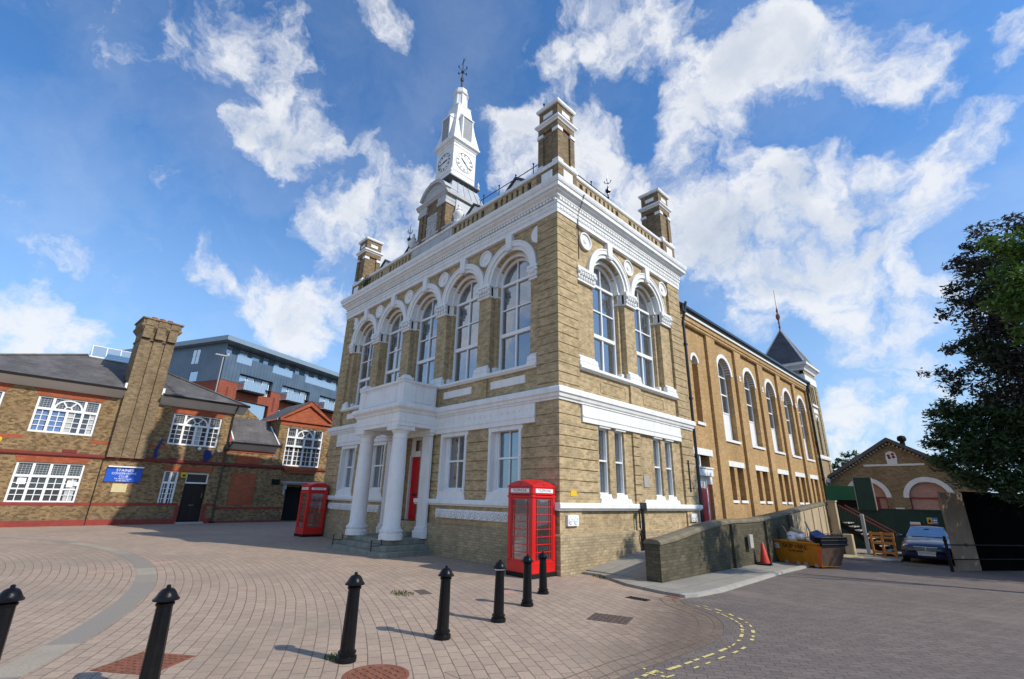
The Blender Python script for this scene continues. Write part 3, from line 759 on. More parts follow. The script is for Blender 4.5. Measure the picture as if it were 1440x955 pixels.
# ground floor front windows with white rope-moulded surround
def ground_window(c):
    s = MB(FR)
    for sg in (-1,1):
        a, b = sorted((c+sg*.52, c+sg*.65)); s.fbox(a,b,1.96,3.92,-.30,-.20)
        e0,e1 = sorted((c+sg*.635, c+sg*.745)); s.fbox(e0,e1,1.96,3.92,-.30,.0)
        z = 1.98
        while z < 3.86:
            s.fbox(c+sg*.69-.035,c+sg*.69+.035,z,z+.055,.0,.022); z += .10
    s.prism([(c-.80,1.795),(c+.80,1.795),(c+.72,2.06),(c-.72,2.06)], -.3, -.002)
    s.fbox(c-.50,c+.50,2.06,2.12,-.3,-.05)
    s.fbox(c-.78,c+.78,3.92,4.056,-.30,-.02)
    w = s.build('window_surround', M['white'], TH)
    fm = MB(FR); o = -.30
    fm.fbox(c-.52,c-.47,2.12,4.0,o,o+.07); fm.fbox(c+.47,c+.52,2.12,4.0,o,o+.07)
    fm.fbox(c-.47,c+.47,2.12,2.18,o,o+.06); fm.fbox(c-.47,c+.47,3.95,4.0,o,o+.06); fm.fbox(c-.47,c+.47,3.05,3.11,o,o+.065)
    fm.fbox(c-.018,c+.018,2.18,3.05,o+.005,o+.045); fm.fbox(c-.018,c+.018,3.11,3.95,o+.005,o+.045)
    fr = fm.build('window', M['cleanwhite'], TH)
    MB(FR).fbox(c-.5,c+.5,2.15,3.98,o-.01,o+.002).build('pane', M['glass'], fr)
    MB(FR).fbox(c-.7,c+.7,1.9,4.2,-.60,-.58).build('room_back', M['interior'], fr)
    cu = folds(FR, c-.5, c-.05, 2.1, 3.1, o-.16, 7, .025); cu2 = folds(FR, c+.12, c+.5, 2.1, 3.95, o-.18, 5, .025); cu.add(cu2.v, cu2.f)
    cu.build('curtain', M['curtain'], fr)
for c in GW: ground_window(c)
sd_s = MB(SD)
for a,b in SW:
    wv = pane_set('window', SD, a+.0, b-.0, 2.06, 4.07, -.265, [], [3.06], .05, .05, bd=.11)
    MB(SD).fbox(a,b,1.9,4.1,-.56,-.55).build('room_back', M['interior'], wv)
    sd_s.prism([(a-.06,1.93),(b+.06,1.93),(b,2.07),(a,2.07)], -.34, -.06)
    sd_s.fbox(a-.02,b+.02,4.06,4.115,-.34,.0)
    pass
for u0,u1 in ((1.90,3.62),(4.40,6.90)): sd_s.prism([(u0,1.795),(u1,1.795),(u1-.04,1.935),(u0+.04,1.935)], -.1, .015)
sd_s.build('window_sill', M['white'], TH)
# recessed brick panel strip and small stone plaque on the side
MB(SD).fbox(4.55,4.92,2.34,2.72,-.08,-.055).build('stone_plaque', M['stone'], TH)
# -- first floor windows
def arch_window(T, c, lower=7.28):
    z0, zs, h, o = 5.92, 9.36, .80, -.50
    fm = MB(T)
    fm.arch(c,zs,h-.05,h+.05,o,o+.07,20)
    fm.fbox(c-h-.05,c-h+.05,z0,zs,o,o+.07); fm.fbox(c+h-.05,c+h+.05,z0,zs,o,o+.07)
    fm.fbox(c-h+.05,c+h-.05,z0,z0+.09,o,o+.07)
    fm.fbox(c-h+.05,c+h-.05,lower,lower+.13,o,o+.09)
    fm.fbox(c-h+.05,c+h-.05,zs-.10,zs-.01,o,o+.08)
    fm.fbox(c-h+.05,c+h-.05,8.30,8.35,o+.005,o+.05)
    fm.fbox(c-.032,c+.032,z0+.09,lower,o+.005,o+.06); fm.fbox(c-.032,c+.032,lower+.13,zs-.10,o+.005,o+.06)
    fm.fbox(c-.018,c+.018,zs-.01,zs+h-.05,o+.005,o+.05)
    w = fm.build('arched_window', M['cleanwhite'], TH)
    MB(T).prism(archpts(c,h-.01,z0+.02,zs,20), o-.006, o+.002).build('pane', M['glass'], w)
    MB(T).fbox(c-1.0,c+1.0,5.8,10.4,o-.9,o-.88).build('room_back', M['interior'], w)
    return w
def archivolt(T, c):
    a = MB(T); zs = 9.38
    a.arch(c,zs,.985,1.12,A-.19,-.045,26); a.arch(c,zs,1.12,1.325,A-.01,.01,26); a.arch(c,zs,1.275,1.325,.01,.03,26)
    a.arch(c,zs,.828,.984,A-.42,A-.17,26); a.arch(c,zs,.828,.90,A-.17,A-.15,26)
    ar = a.build('arch', M['white'], TH)
    k = MB(T); k.prism([(c-.125,10.36),(c+.125,10.36),(c+.165,10.985),(c-.165,10.985)], A, .06); k.fbox(c-.13,c+.13,10.42,10.46,.06,.075)
    k.build('keystone', M['white'], ar)
def capital(T, u0, u1, l, r):
    """white leafy capital on a pier whose face runs u0..u1; l/r: the stepped jamb returns on that side"""
    k = MB(T); z0, z1 = 8.86, 9.38
    k.fbox(u0-.02,u1+.02,z0,z0+.06,A-.1,.0); k.fbox(u0+.0,u1-.0,z0+.06,z1-.1,A-.1,-.03); k.fbox(u0-.05,u1+.05,z1-.10,z1,A-.1,.05)
    ex = []
    if l: ex.append((u0-.155,u0)); 
    if r: ex.append((u1,u1+.155))
    for a,b in ex:
        k.fbox(a-.01,b+.01,z0,z0+.06,A-.42,A-.17); k.fbox(a,b,z0+.06,z1-.1,A-.42,A-.19); k.fbox(a-.02,b+.02,z1-.1,z1-.002,A-.42,A-.12)
        # the jamb itself gets a plain white impost
        k.fbox(u0-.02 if (a,b)==(u0-.155,u0) else u1-.1, u0+.1 if (a,b)==(u0-.155,u0) else u1+.02, z0+.01, z1-.004, A-.2, A-.08)
    n = max(4,int((u1-u0)/.13)); w = (u1-u0)/n
    for i in range(n):
        c = u0+w*(i+.5)
        for (dz,rr,oo) in ((.15,.055,-.01),(.30,.062,.015)):
            x = T(c+(w*.25 if dz>.2 else 0), z0+dz, oo); k.blob(x, rr, 7, 5, (1,1,1.5))
        x = T(c, z0+.365, .035); k.blob(x, .042, 6, 4)
    for sg, uu in ((-1,u0),(1,u1)):
        k.blob(T(uu-sg*.01, z0+.33, .03), .085, 8, 5); k.blob(T(uu-sg*.02, z0+.18, .0), .06, 7, 4, (1,1,1.4))
    return k.build('capital', M['white'], TH, smooth=True)
def pedestal(T, u0, u1, l, r):
    k = MB(T)
    k.fbox(u0-.06,u1+.06,5.86,6.03,A-.05,.03); k.prism([(u0-.06,6.03),(u1+.06,6.03),(u1+.02,6.20),(u0-.02,6.20)],A-.05,.015); k.fbox(u0-.0,u1+.0,6.20,6.28,A-.05,-.06)
    if l: k.fbox(u0-.23,u0-.06,5.86,6.02,A-.42,A-.1); k.fbox(u0-.18,u0,6.02,6.20,A-.42,A-.14)
    if r: k.fbox(u1+.06,u1+.23,5.86,6.02,A-.42,A-.1); k.fbox(u1,u1+.18,6.02,6.20,A-.42,A-.14)
    return k.build('pier_base', M['white'], TH, bevel=.02)
for T, cs, lo, hi in ((FR, FC, -W_+.885, -.885), (SD, SC, 1.025, L_-1.025)):
    for c in cs: arch_window(T, c); archivolt(T, c)
    edges = [lo]+[x for c in cs for x in (c-1.0,c+1.0)]+[hi]
    piers = [(edges[2*i],edges[2*i+1]) for i in range(len(cs)+1)]
    for i,(a,b) in enumerate(piers):
        l, r = i>0, i<len(piers)-1
        capital(T, a+(.03 if not l else 0), b-(.03 if not r else 0), l, r); pedestal(T, a+(.07 if not l else 0), b-(.07 if not r else 0), l, r)
        pc = (a+b)/2
        if not l: pc = cs[0]-1.42 if T is SD else lo+.12
        if not r: pc = cs[-1]+1.33 if T is SD else hi-.0
        ro = MB(T); rr = .33
        if T is FR and not r:      # half hidden by the quoin
            pts = [(pc,10.53+rr)]+[(pc-rr*math.sin(PI*k/16), 10.53+rr*math.cos(PI*k/16)) for k in range(1,16)]+[(pc,10.53-rr)]
            ro.prism(pts, A-.02, -.03)
        else:
            ro.disc(pc,10.53,[(rr,A-.02),(rr,-.0),(rr-.05,.0),(rr-.07,-.045),(.10,-.045),(.085,-.015),(.02,-.005)],28)
        ro.build('roundel', M['white'], TH)
        # brick pier pedestal strip under the sill
        if l and r: MB(T).fbox(a,b,5.06,5.80,A-.02,-.03).build('pier_plinth', M['brick'], TH)
    s = MB(T); s.run(lo+.02,hi-.02,[(A-.45,5.78),(-.0,5.78),(.02,5.82),(.06,5.83),(.06,5.90),(.04,5.925),(A-.45,5.935)])
    s.build('first_floor_sill', M['white'], TH)
    if T is FR:
        for c in cs:
            if abs(c+7.565) > .5: MB(T).fbox(c-.82,c+.82,5.36,5.63,A-.02,-.055).build('sill_panel', M['white'], TH, bevel=.012)
    else:
        for c in cs:
            pp = MB(T); pp.fbox(c-.75,c+.75,5.60,5.63,A-.02,-.085); pp.fbox(c-.75,c+.75,5.22,5.25,A-.02,-.085); pp.fbox(c-.75,c-.72,5.25,5.60,A-.02,-.085); pp.fbox(c+.72,c+.75,5.25,5.60,A-.02,-.085)
            pp.build('brick_panel', M['brick'], TH)
# -- upper entablature and cornice
MB().sweep(BX, [(-.3,10.98),(.03,10.98),(.03,11.12),(.045,11.13),(.045,11.30),(.075,11.32),(.085,11.40),(.02,11.42),(-.3,11.44)]).build('architrave', M['white'], TH)
MB().sweep(BX, [(-.3,11.43),(.015,11.43),(.015,11.56),(.10,11.58),(.11,11.63),(.20,11.70),(.23,11.76),(.29,11.78),(.29,11.92),(.32,11.94),(.345,12.0),(.36,12.08),(.36,12.12),(-.3,12.20)]).build('cornice', M['white'], TH)
dn = MB()
u = -W_+.02
while u < 0: dn.box(u,u+.105,-.105,-.005,11.455,11.545); u += .15
u = .02
while u < L_: dn.box(.005,.105,u,u+.105,11.455,11.545); u += .15
dn.build('dentil_course', M['white'], TH)
fz = MB()
u = -W_+.1
while u < -.1: fz.box(u,u+.12,-.062,-.04,11.16,11.27); u += .17
u = .1
while u < L_-.1: fz.box(.04,.062,u,u+.12,11.16,11.27); u += .17
fz.build('frieze_ornament', M['white'], TH)
# -- parapet with slotted brick balustrade
pb = MB(); PX0,PX1,PY0,PY1 = -W_+.1,-.1,.1,L_-.1
pb.sweep((PX0,PX1,PY0,PY1), [(-.3,12.1),(0,12.1),(0,12.56),(-.3,12.56)])
pb.sweep((PX0,PX1,PY0,PY1), [(-.3,12.92),(0,12.92),(0,13.0),(-.3,13.0)])
slots_f = [(-3.3,-1.3),(-5.9,-3.9),(-11.2,-9.25),(-13.85,-11.85)]; slots_s = [(1.4,3.95),(4.7,7.05)]
def solid(lo, hi, slots):
    e = [lo]+[x for s in sorted(slots) for x in s]+[hi]; return [(e[2*i],e[2*i+1]) for i in range(len(e)//2)]
for a,b in solid(PX0,PX1,slots_f): pb.box(a,b,PY0,PY0+.3,12.56,12.92)
for a,b in solid(PY0,PY1,slots_s): pb.box(PX1-.3,PX1,a,b,12.56,12.92)
for a,b in slots_f:
    n = int((b-a)/.27)
    for i in range(1,n): c = a+(b-a)*i/n; pb.box(c-.085,c+.085,PY0+.0,PY0+.26,12.56,12.92)
for a,b in slots_s:
    n = int((b-a)/.27)
    for i in range(1,n): c = a+(b-a)*i/n; pb.box(PX1-.26,PX1-.0,c-.085,c+.085,12.56,12.92)
pb.build('parapet', M['brick'], TH)
MB().box(PX0+.5,PX1-.34,PY0+.262,PY0+.31,12.3,12.95).box(PX1-.31,PX1-.262,PY0+.40,PY1-.4,12.3,12.95).build('slot_dark_backing', M['blackmatt'], TH)  # black backing stands in for the shade inside the parapet slots
MB().sweep((PX0,PX1,PY0,PY1), [(-.34,12.99),(.05,12.99),(.07,13.02),(.07,13.10),(.04,13.14),(-.34,13.15)]).build('parapet_coping', M['white'], TH)
# -- mansard roof with dormer gablets and a rail
RX0,RX1,RY0,RY1 = -13.1,-2.03,2.16,6.3
mr = MB(); a = [(-W_+.5,.5),(-.5,.5),(-.5,L_-.5),(-W_+.5,L_-.5)]; b = [(RX0,RY0),(RX1,RY0),(RX1,RY1),(RX0,RY1)]
mr.add([(x,y,12.9) for x,y in a]+[(x,y,15.25) for x,y in b], [(0,1,5,4),(1,2,6,5),(2,3,7,6),(3,0,4,7),(4,5,6,7)])
rf_ = mr.build('roof', M['slate'], TH)
for c in (-2.55,-5.12,-10.05,-12.55):
    g = MB(FR); g.prism([(c-.62,13.0),(c+.62,13.0),(c+.62,13.45),(c,13.90),(c-.62,13.45)], -1.6, -.55); g.build('roof_gablet', M['white'], rf_)
    r_ = MB(FR); r_.prism([(c-.72,13.40),(c,13.92),(c+.72,13.40),(c+.72,13.48),(c,14.02),(c-.72,13.48)], -1.8, -.48); r_.build('gablet_roof', M['darklead'], rf_)
rl = MB()
for p0,p1 in (((RX0,RY0),(RX1,RY0)),((RX1,RY0),(RX1,RY1)),((RX0,RY1),(RX1,RY1)),((RX0,RY0),(RX0,RY1))):
    rl.tube([(p0[0],p0[1],15.74),(p1[0],p1[1],15.74)], .022, 5)
    L = math.hypot(p1[0]-p0[0],p1[1]-p0[1]); n = int(L/1.1)
    for i in range(n+1):
        x = p0[0]+(p1[0]-p0[0])*i/n; y = p0[1]+(p1[1]-p0[1])*i/n
        rl.tube([(x,y,15.2),(x,y,15.92)], .022, 5); rl.blob((x,y,15.93), .05, 6, 4)
rl.build('roof_rail', M['black'], rf_)
def finial(x,y,z,s=1.0,parent=TH):
    f = MB(); f.lathe(x,y,[(.10*s,z),(.05*s,z+.12*s),(.035*s,z+.45*s),(.06*s,z+.5*s),(.035*s,z+.55*s),(.04*s,z+.75*s),(.14*s,z+.86*s),(.14*s,z+.96*s),(.04*s,z+1.06*s),(.022*s,z+1.2*s),(.012*s,z+2.0*s)],8)
    for k in range(4):
        a = k*PI/2+.4; f.tube([(x,y,z+1.35*s),(x+math.cos(a)*.12*s,y+math.sin(a)*.12*s,z+1.38*s),(x+math.cos(a)*.17*s,y+math.sin(a)*.17*s,z+1.48*s)], .018*s, 4)
        f.blob((x+math.cos(a)*.17*s,y+math.sin(a)*.17*s,z+1.5*s), .035*s, 5, 3)
    return f.build('roof_finial', M['black'], parent, smooth=True)
finial(RX0,RY0,15.3,.95); finial(RX1,RY1,15.3,.95); finial(RX1-.02,RY0,15.3,.5); finial(RX0,RY1,15.3,.95)
# -- corner chimneys
def chimney(x0,x1,y0,y1):
    c = MB(); c.box(x0-.04,x1+.04,y0-.04,y1+.04,12.1,13.02)
    c.box(x0+.07,x1-.07,y0+.07,y1-.07,13.1,15.0)
    for xa,xb in ((x0,x0+.24),(x1-.24,x1)):
        for ya,yb in ((y0,y0+.24),(y1-.24,y1)): c.box(xa,xb,ya,yb,13.1,14.72)
    c.box(x0+.001,x1-.001,y0+.001,y1-.001,14.72,14.98); c.box(x0+.03,x1-.03,y0+.03,y1-.03,15.16,15.76)
    ch = c.build('chimney', M['sootbrick'], TH)
    w = MB(); rc = (x0,x1,y0,y1)
    w.sweep(rc, [(-.2,13.0),(.05,13.0),(.08,13.04),(.08,13.13),(.02,13.20),(-.2,13.22)])
    w.sweep(rc, [(-.2,14.96),(.02,14.96),(.04,15.0),(.10,15.06),(.10,15.13),(.03,15.18),(-.2,15.2)])
    w.sweep(rc, [(-.3,15.75),(.03,15.75),(.06,15.80),(.06,15.88),(-.3,15.90)])
    w.box(x0-.03,x1+.03,y0-.03,y1+.03,15.86,15.895)
    for xa,xb in ((x0-.03,x0+.25),(x1-.25,x1+.03)):
        for ya,yb in ((y0-.03,y0+.25),(y1-.25,y1+.03)): w.box(xa,xb,ya,yb,14.52,14.66); w.box(xa,xb,ya,yb,13.205,13.28)
    xc, yc = (x0+x1)/2,(y0+y1)/2
    w.box(xc-.22,xc+.22,y0-.0,y0+.05,15.34,15.52); w.box(x1-.05,x1+.0,yc-.22,yc+.22,15.34,15.52)
    w.box(xc-.25,xc+.25,y0-.06,y0,12.45,12.85); w.box(x1,x1+.06,yc-.25,yc+.25,12.45,12.85)
    w.build('chimney_trim', M['white'], ch)
    return ch
chimney(-.97,-.02,.10,1.05); chimney(-.97,-.02,7.40,8.36); chimney(-15.11,-14.16,.10,1.05); chimney(-15.11,-14.16,7.40,8.36)
t_ = MB(); t_.tube([(-.86,.3,15.9),(-.86,.3,16.3)], .02, 5); t_.blob((-.86,.3,16.33),.05,6,4); t_.build('chimney_vent', M['black'], TH)
# -- clock tower
CX, CY = -7.565, 1.15
ct = MB(FR)
for u0,u1 in ((-8.62,-8.02),(-7.10,-6.50)): ct.fbox(u0,u1,13.1,14.5,-.75,0.0); ct.fbox(u0+.22,u1-.22,13.1,14.5,0.0,.05)
ct.fbox(-8.60,-6.52,13.1,15.02,-.80,-.06)
ct.T = lambda x,y,z:(x,y,z); ct.box(-8.6,-6.52,.75,2.2,12.9,15.02)
CT = ct.build('clock_tower', M['sootbrick'], TH)
aw = MB(FR); 
for u0,u1 in ((-8.66,-7.98),(-7.14,-6.46)): aw.fbox(u0,u1,14.48,14.66,-.8,.06); aw.fbox(u0+.02,u1-.02,14.70,14.95,-.8,.03)
aw.run(-8.78,-6.34,[(-2.0,14.95),(.05,14.95),(.08,15.0),(.14,15.06),(.14,15.13),(-2.0,15.15)])
aw.arch(-7.565,14.98,.95,1.12,-.7,.10,18,R(22),R(158)); aw.arch(-7.565,14.98,.70,.95,-.7,-.02,18,R(14),R(166))
aw.prism([(-7.565+.95*math.cos(R(18+144*i/18)),14.98+.95*math.sin(R(18+144*i/18))) for i in range(19)],-.7,-.03)
aw.build('aedicule_trim', M['shadewhite'], CT)
ap = MB(FR); ap.fbox(-7.96,-7.16,13.12,14.30,-.06,-.03)
random.seed(5)
for i in range(60):
    uu = random.uniform(-7.93,-7.19); zz = random.uniform(13.15,14.25); ap.blob(FR(uu,zz,-.02), random.uniform(.03,.07), 6, 4, (1,.6,1))
ap.build('relief_panel', M['shadewhite'], CT, smooth=True)
pd = MB(FR); pd.fbox(-9.12,-6.01,12.58,12.99,-.2,-.085); pd.run(-9.2,-5.93,[(-.3,13.14),(.0,13.14),(.02,13.17),(.02,13.22),(-.3,13.24)])
for u0,u1 in ((-8.95,-8.45),(-6.65,-6.2)): pd.fbox(u0,u1,12.64,12.93,-.1,-.065)
pd.build('tower_pedestal', M['shadewhite'], CT)
lr = MB(); 
def frustum(m, cx, cy, a, z0, b, z1):
    m.add([(cx+sx*a,cy+sy*a,z0) for sx,sy in ((-1,-1),(1,-1),(1,1),(-1,1))]+[(cx+sx*b,cy+sy*b,z1) for sx,sy in ((-1,-1),(1,-1),(1,1),(-1,1))],
          [(0,3,2,1),(4,5,6,7),(0,1,5,4),(1,2,6,5),(2,3,7,6),(3,0,4,7)])
frustum(lr,CX,CY+.1,1.12,15.1,.74,16.2); frustum(lr,CX,CY+.5,1.30,13.1,1.10,15.1)
for sx in (-.6,-.2,.2,.6):
    lr.tube([(CX+1.12*(1) +.01,CY+.1+sx*1.12,15.1),(CX+.745,CY+.1+sx*.74,16.2)], .022, 5); lr.tube([(CX+sx*1.12,CY+.1-1.13,15.1),(CX+sx*.74,CY+.1-.745,16.2)], .022, 5)
lr.build('lead_skirt', M['lead'], CT)
ev = MB(); ev.sweep((CX-.70,CX+.70,CY-.70,CY+.70),[(-.3,15.92),(-.02,15.92),(.05,16.05),(.20,16.24),(.20,16.30),(-.3,16.34)]); ev.box(CX-.72,CX+.72,CY-.72,CY+.72,16.1,16.33)
ev.build('tower_eave', M['darklead'], CT)
cb = MB(); cb.box(CX-.695,CX+.695,CY-.695,CY+.695,16.34,18.45)
cb.sweep((CX-.695,CX+.695,CY-.695,CY+.695),[(-.2,16.36),(.03,16.36),(.03,16.44),(-.2,16.46)])
for sx in (-1,1):
    for sy in (-1,1): cb.lathe(CX+sx*.84,CY+sy*.84,[(.07,16.3),(.075,16.36),(.03,16.42),(.07,16.52),(.02,16.66),(.0,16.75)],8)
for z in (16.78,18.22):
    cb.box(CX-.66,CX+.66,CY-.712,CY-.69,z,z+.03); cb.box(CX+.69,CX+.712,CY-.66,CY+.66,z,z+.03)
cb.sweep((CX-.695,CX+.695,CY-.695,CY+.695),[(-.3,18.40),(.02,18.40),(.05,18.46),(.14,18.54),(.15,18.62),(.12,18.66),(-.3,18.72)])
cb.build('clock_stage', M['white'], CT)
NUM = ['XII','I','II','III','IIII','V','VI','VII','VIII','IX','X','XI']
def clock(T, u, z, o, hour, minute):
    d = MB(T); d.disc(u,z,[(.53,o),(.53,o+.03),(.505,o+.03),(.50,o+.012),(.02,o+.012)],40); face = d.build('clock_face', M['letter'], CT)
    k = MB(T); k.arch(u,z,.485,.505,o+.012,o+.026,48,0,2*PI); k.arch(u,z,.335,.345,o+.012,o+.018,40,0,2*PI)
    for i in range(12):
        a = PI/2-i*PI/6; n = len(NUM[i]); c, s = math.cos(a), math.sin(a)
        cnt = {1:1,2:2,3:2,4:3}[n]
        for j in range(cnt):
            off_ = (j-(cnt-1)/2)*.042; q = []
            for (rr,tt) in ((.36,-.013),(.36,.013),(.47,.013),(.47,-.013)):
                q.append((u+c*rr-s*(tt+off_), z+s*rr+c*(tt+off_)))
            k.prism(q, o+.012, o+.02)
    for ang, ln, wd, oo in ((hour,.30,.030,.03),(minute,.44,.022,.04)):
        a = PI/2-R(ang); c, s = math.cos(a), math.sin(a)
        q = [(u+c*rr-s*tt, z+s*rr+c*tt) for rr,tt in ((-.09,-wd*.7),(-.09,wd*.7),(ln*.7,wd),(ln,0.0),(ln*.7,-wd))]
        k.prism(q, o+oo, o+oo+.008)
    k.disc(u,z,[(.03,o+.02),(.03,o+.055),(.0,o+.056)],10); k.build('clock_hands', M['black'], face)
clock(SD, CY, 17.50, CX+.695, 311, 132); clock(FR, CX, 17.50, -(CY-.695), 81, 258)
sp_ = MB(); frustum(sp_,CX,CY,.80,18.68,.62,19.6); frustum(sp_,CX,CY,.62,19.6,.40,21.2); sp_.sweep((CX-.40,CX+.40,CY-.40,CY+.40),[(-.2,21.18),(.02,21.18),(.02,21.24),(-.2,21.26)])
sp_.lathe(CX,CY,[(.37,21.2),(.33,22.1),(.40,22.14),(.42,22.22),(.36,22.30),(.35,22.5),(.20,22.60),(.08,22.66),(.05,22.7)],8,PI/8)
for k in range(8):
    a = PI/8+k*PI/4; sp_.tube([(CX+.365*math.cos(a),CY+.365*math.sin(a),21.25),(CX+.33*math.cos(a),CY+.33*math.sin(a),22.12)], .035, 5)
def louvre_box(T, u, o):
    b = MB(T); zb, zt = 18.72, 20.15
    b.fbox(u-.34,u-.27,zb,zt,o-.6,o); b.fbox(u+.27,u+.34,zb,zt,o-.6,o); b.fbox(u-.27,u+.27,zb,zb+.1,o-.6,o-.001)
    b.add([T(u-.37,zt-.02,o+.03),T(u+.37,zt-.02,o+.03),T(u+.37,zt+.05,o+.03),T(u-.37,zt+.05,o+.03),T(u-.24,zt+.50,o-.42),T(u+.24,zt+.50,o-.42),T(u-.37,zt-.02,o-.5),T(u+.37,zt-.02,o-.5)],[(0,1,2,3),(3,2,5,4),(0,6,7,1),(0,3,4,6),(1,7,5,2)])
    return b
for T,u,o in ((FR,CX,-(CY-.80)),(SD,CY,CX+.80)):
    b = louvre_box(T,u,o); sp_.add(b.v,b.f)
SPI = sp_.build('spire', M['white'], CT)
for T,u,o in ((FR,CX,-(CY-.80)),(SD,CY,CX+.80)):
    lv = MB(T); z = 18.84
    lv.fbox(u-.27,u+.27,18.82,20.13,o-.30,o-.05)
    while z < 20.05: lv.fbox(u-.268,u+.268,z,z+.055,o-.049,o-.02); z += .075
    lv.build('louvre', M['louvre'], SPI)
wv = MB(); wv.lathe(CX,CY,[(.05,22.66),(.045,23.2),(.09,23.28),(.10,23.42),(.07,23.5),(.03,23.55),(.025,24.6),(.012,24.95)],8)
for k in range(4):
    a = k*PI/2+.15; e = (CX+.30*math.cos(a),CY+.30*math.sin(a),23.98); wv.tube([(CX,CY,23.9),e], .016, 5); wv.blob(e,.04,6,4); wv.box(e[0]-.05,e[0]+.05,e[1]-.01,e[1]+.01,24.02,24.14)
wv.blob((CX,CY,23.9),.09,8,5)
wv.add([(CX-.28,CY+.06,24.62),(CX+.05,CY,24.56),(CX+.28,CY-.06,24.72),(CX+.02,CY,24.74)],[(0,1,2,3)])
wv.build('weathervane', M['darklead'], SPI)
for x in (-5.78,-9.35):
    ur = MB(); ur.lathe(x,.22,[(.20,13.12),(.20,13.22),(.10,13.26),(.08,13.32),(.20,13.44),(.25,13.56),(.25,13.62),(.16,13.70),(.11,13.78),(.14,13.82),(.08,13.9),(.05,14.0),(.07,14.06),(.0,14.14)],14)
    ur.build('urn', M['white'], TH, smooth=True)
# -- portico
PO = MB(); 
for i,(h0,h1,ins) in enumerate(((-.02,.15,0),(.15,.31,.27),(.31,.47,.54))):
    PO.box(-7.565-2.0+ins,-7.565+2.0-ins,-2.0+ins,.0 if i==0 else .0,h0,h1)
PO.build('portico_step', M['step'], TH, bevel=.012)
ds = MB()
for i in range(3): ds.box(-8.15+.02*i,-6.98-.02*i,-.28+.28*i,.55,.47+.17*i,.47+.17*(i+1)); 
ds.build('door_step', M['step'], TH, bevel=.01)
colm = MB(); 
z = .47
colm.lathe(0,0,[(.40,z),(.40,z+.16),(.36,z+.20),(.40,z+.26),(.40,z+.30),(.33,z+.34),(.33,z+.37),(.295,z+.42),(.292,1.6),(.282,2.6),(.262,3.6),(.255,3.80),(.275,3.81),(.275,3.85),(.255,3.86),(.255,3.98),(.30,4.03),(.33,4.10)],8 if 0 else 28)
colm.box(-.36,.36,-.36,.36,4.10,4.235)
col0 = colm.build('column', M['white'], TH, smooth=True); col0.location = (-6.36,-1.26,0)
again(col0, (-8.77,-1.26,0), TH)
pm = MB()
for x in (-6.30,-8.83):
    pm.box(x-.27,x+.27,-.16,-.04,.47,4.1); pm.box(x-.34,x+.34,-.24,-.06,.47,.72); pm.box(x-.31,x+.31,-.2,-.05,.72,.84); pm.box(x-.33,x+.33,-.22,-.05,4.0,4.1); pm.box(x-.36,x+.36,-.24,-.05,4.10,4.235)
pm.build('pilaster', M['white'], TH, bevel=.015)
pe = MB(); RC = (-7.565-1.59,-7.565+1.59,-1.61,.5)
pe.sweep(RC, [(-.62,4.24),(0,4.24),(0,4.36),(.02,4.38),(.02,4.44),(.0,4.46),(.0,4.70),(.04,4.73),(.06,4.80),(.14,4.86),(.17,4.90),(.17,5.0),(.13,5.05),(-.62,5.08)])
pe.box(-7.565-1.0,-7.565+1.0,-1.05,.0,4.36,4.44)
pe.build('portico_entablature', M['white'], TH)
di = MB()
for i in range(26): di.box(-9.12+i*.125,-9.06+i*.125,-1.665,-1.60,4.745,4.80)
for i in range(13): di.box(-5.985,-5.92,-1.6+i*.125,-1.54+i*.125,4.745,4.80)
di.build('portico_dentil', M['white'], TH)
ba = MB(); x0,x1,y0 = -7.565-1.60,-7.565+1.60,-1.56
ba.box(x0,x1,y0,y0+.16,5.05,5.80); ba.box(x0,x0+.16,y0+.16,-.1,5.05,5.80); ba.box(x1-.16,x1,y0+.16,-.1,5.05,5.80); ba.box(x0+.1,x1-.1,y0+.1,-.1,5.0,5.12)
ba.sweep((x0,x1,y0,.4), [(-.2,5.79),(.03,5.79),(.06,5.83),(.06,5.89),(-.2,5.91)]); 
for xx in (x0+.14,x1-.14): ba.box(xx-.17,xx+.17,y0-.02,y0+.32,5.05,5.795); ba.box(xx-.21,xx+.21,y0-.06,y0+.36,5.90,5.99); ba.lathe(xx,y0+.15,[(.22,5.98),(.20,6.05),(.12,6.10),(.0,6.12)],4,PI/4)
ba.box(x0+.35,x1-.35,y0-.02,y0,5.72,5.76); ba.box(x0+.35,x1-.35,y0-.02,y0,5.12,5.16)
ba.box(x1,x1+.02,y0+.4,-.35,5.72,5.76); ba.box(x1,x1+.02,y0+.4,-.35,5.12,5.16); ba.box(x1,x1+.02,-.30,-.16,5.06,5.79)
ba.build('balcony', M['white'], TH, bevel=.012)
# front door
MB(FR).fbox(-8.24,-8.185,1.0,4.16,-.6,-.30).build('door_reveal', M['brick'], TH); MB(FR).fbox(-6.945,-6.9,1.0,4.16,-.6,-.30).build('door_reveal', M['brick'], TH)
dr = MB(FR); dr.fbox(-8.14,-7.0,1.0,3.36,-.56,-.50)
for sgn in (-8.06,-7.53):
    for z0,z1 in ((1.10,1.85),(2.0,3.25)): dr.fbox(sgn,sgn+.44,z0,z1,-.50,-.485); dr.fbox(sgn+.06,sgn+.38,z0+.06,z1-.06,-.485,-.475)
do = dr.build('front_door', M['red'], TH, bevel=.008)
MB(FR).fbox(-7.95,-7.72,1.88,1.95,-.50,-.47).blob(FR(-7.6,1.92,-.45),.035,8,5).build('door_handle', M['black'], do)
MB(FR).fbox(-8.19,-8.13,1.0,3.42,-.56,-.40).fbox(-7.01,-6.94,1.0,3.42,-.56,-.40).fbox(-8.19,-6.94,3.36,4.15,-.58,-.44).build('door_frame', M['white'], TH)
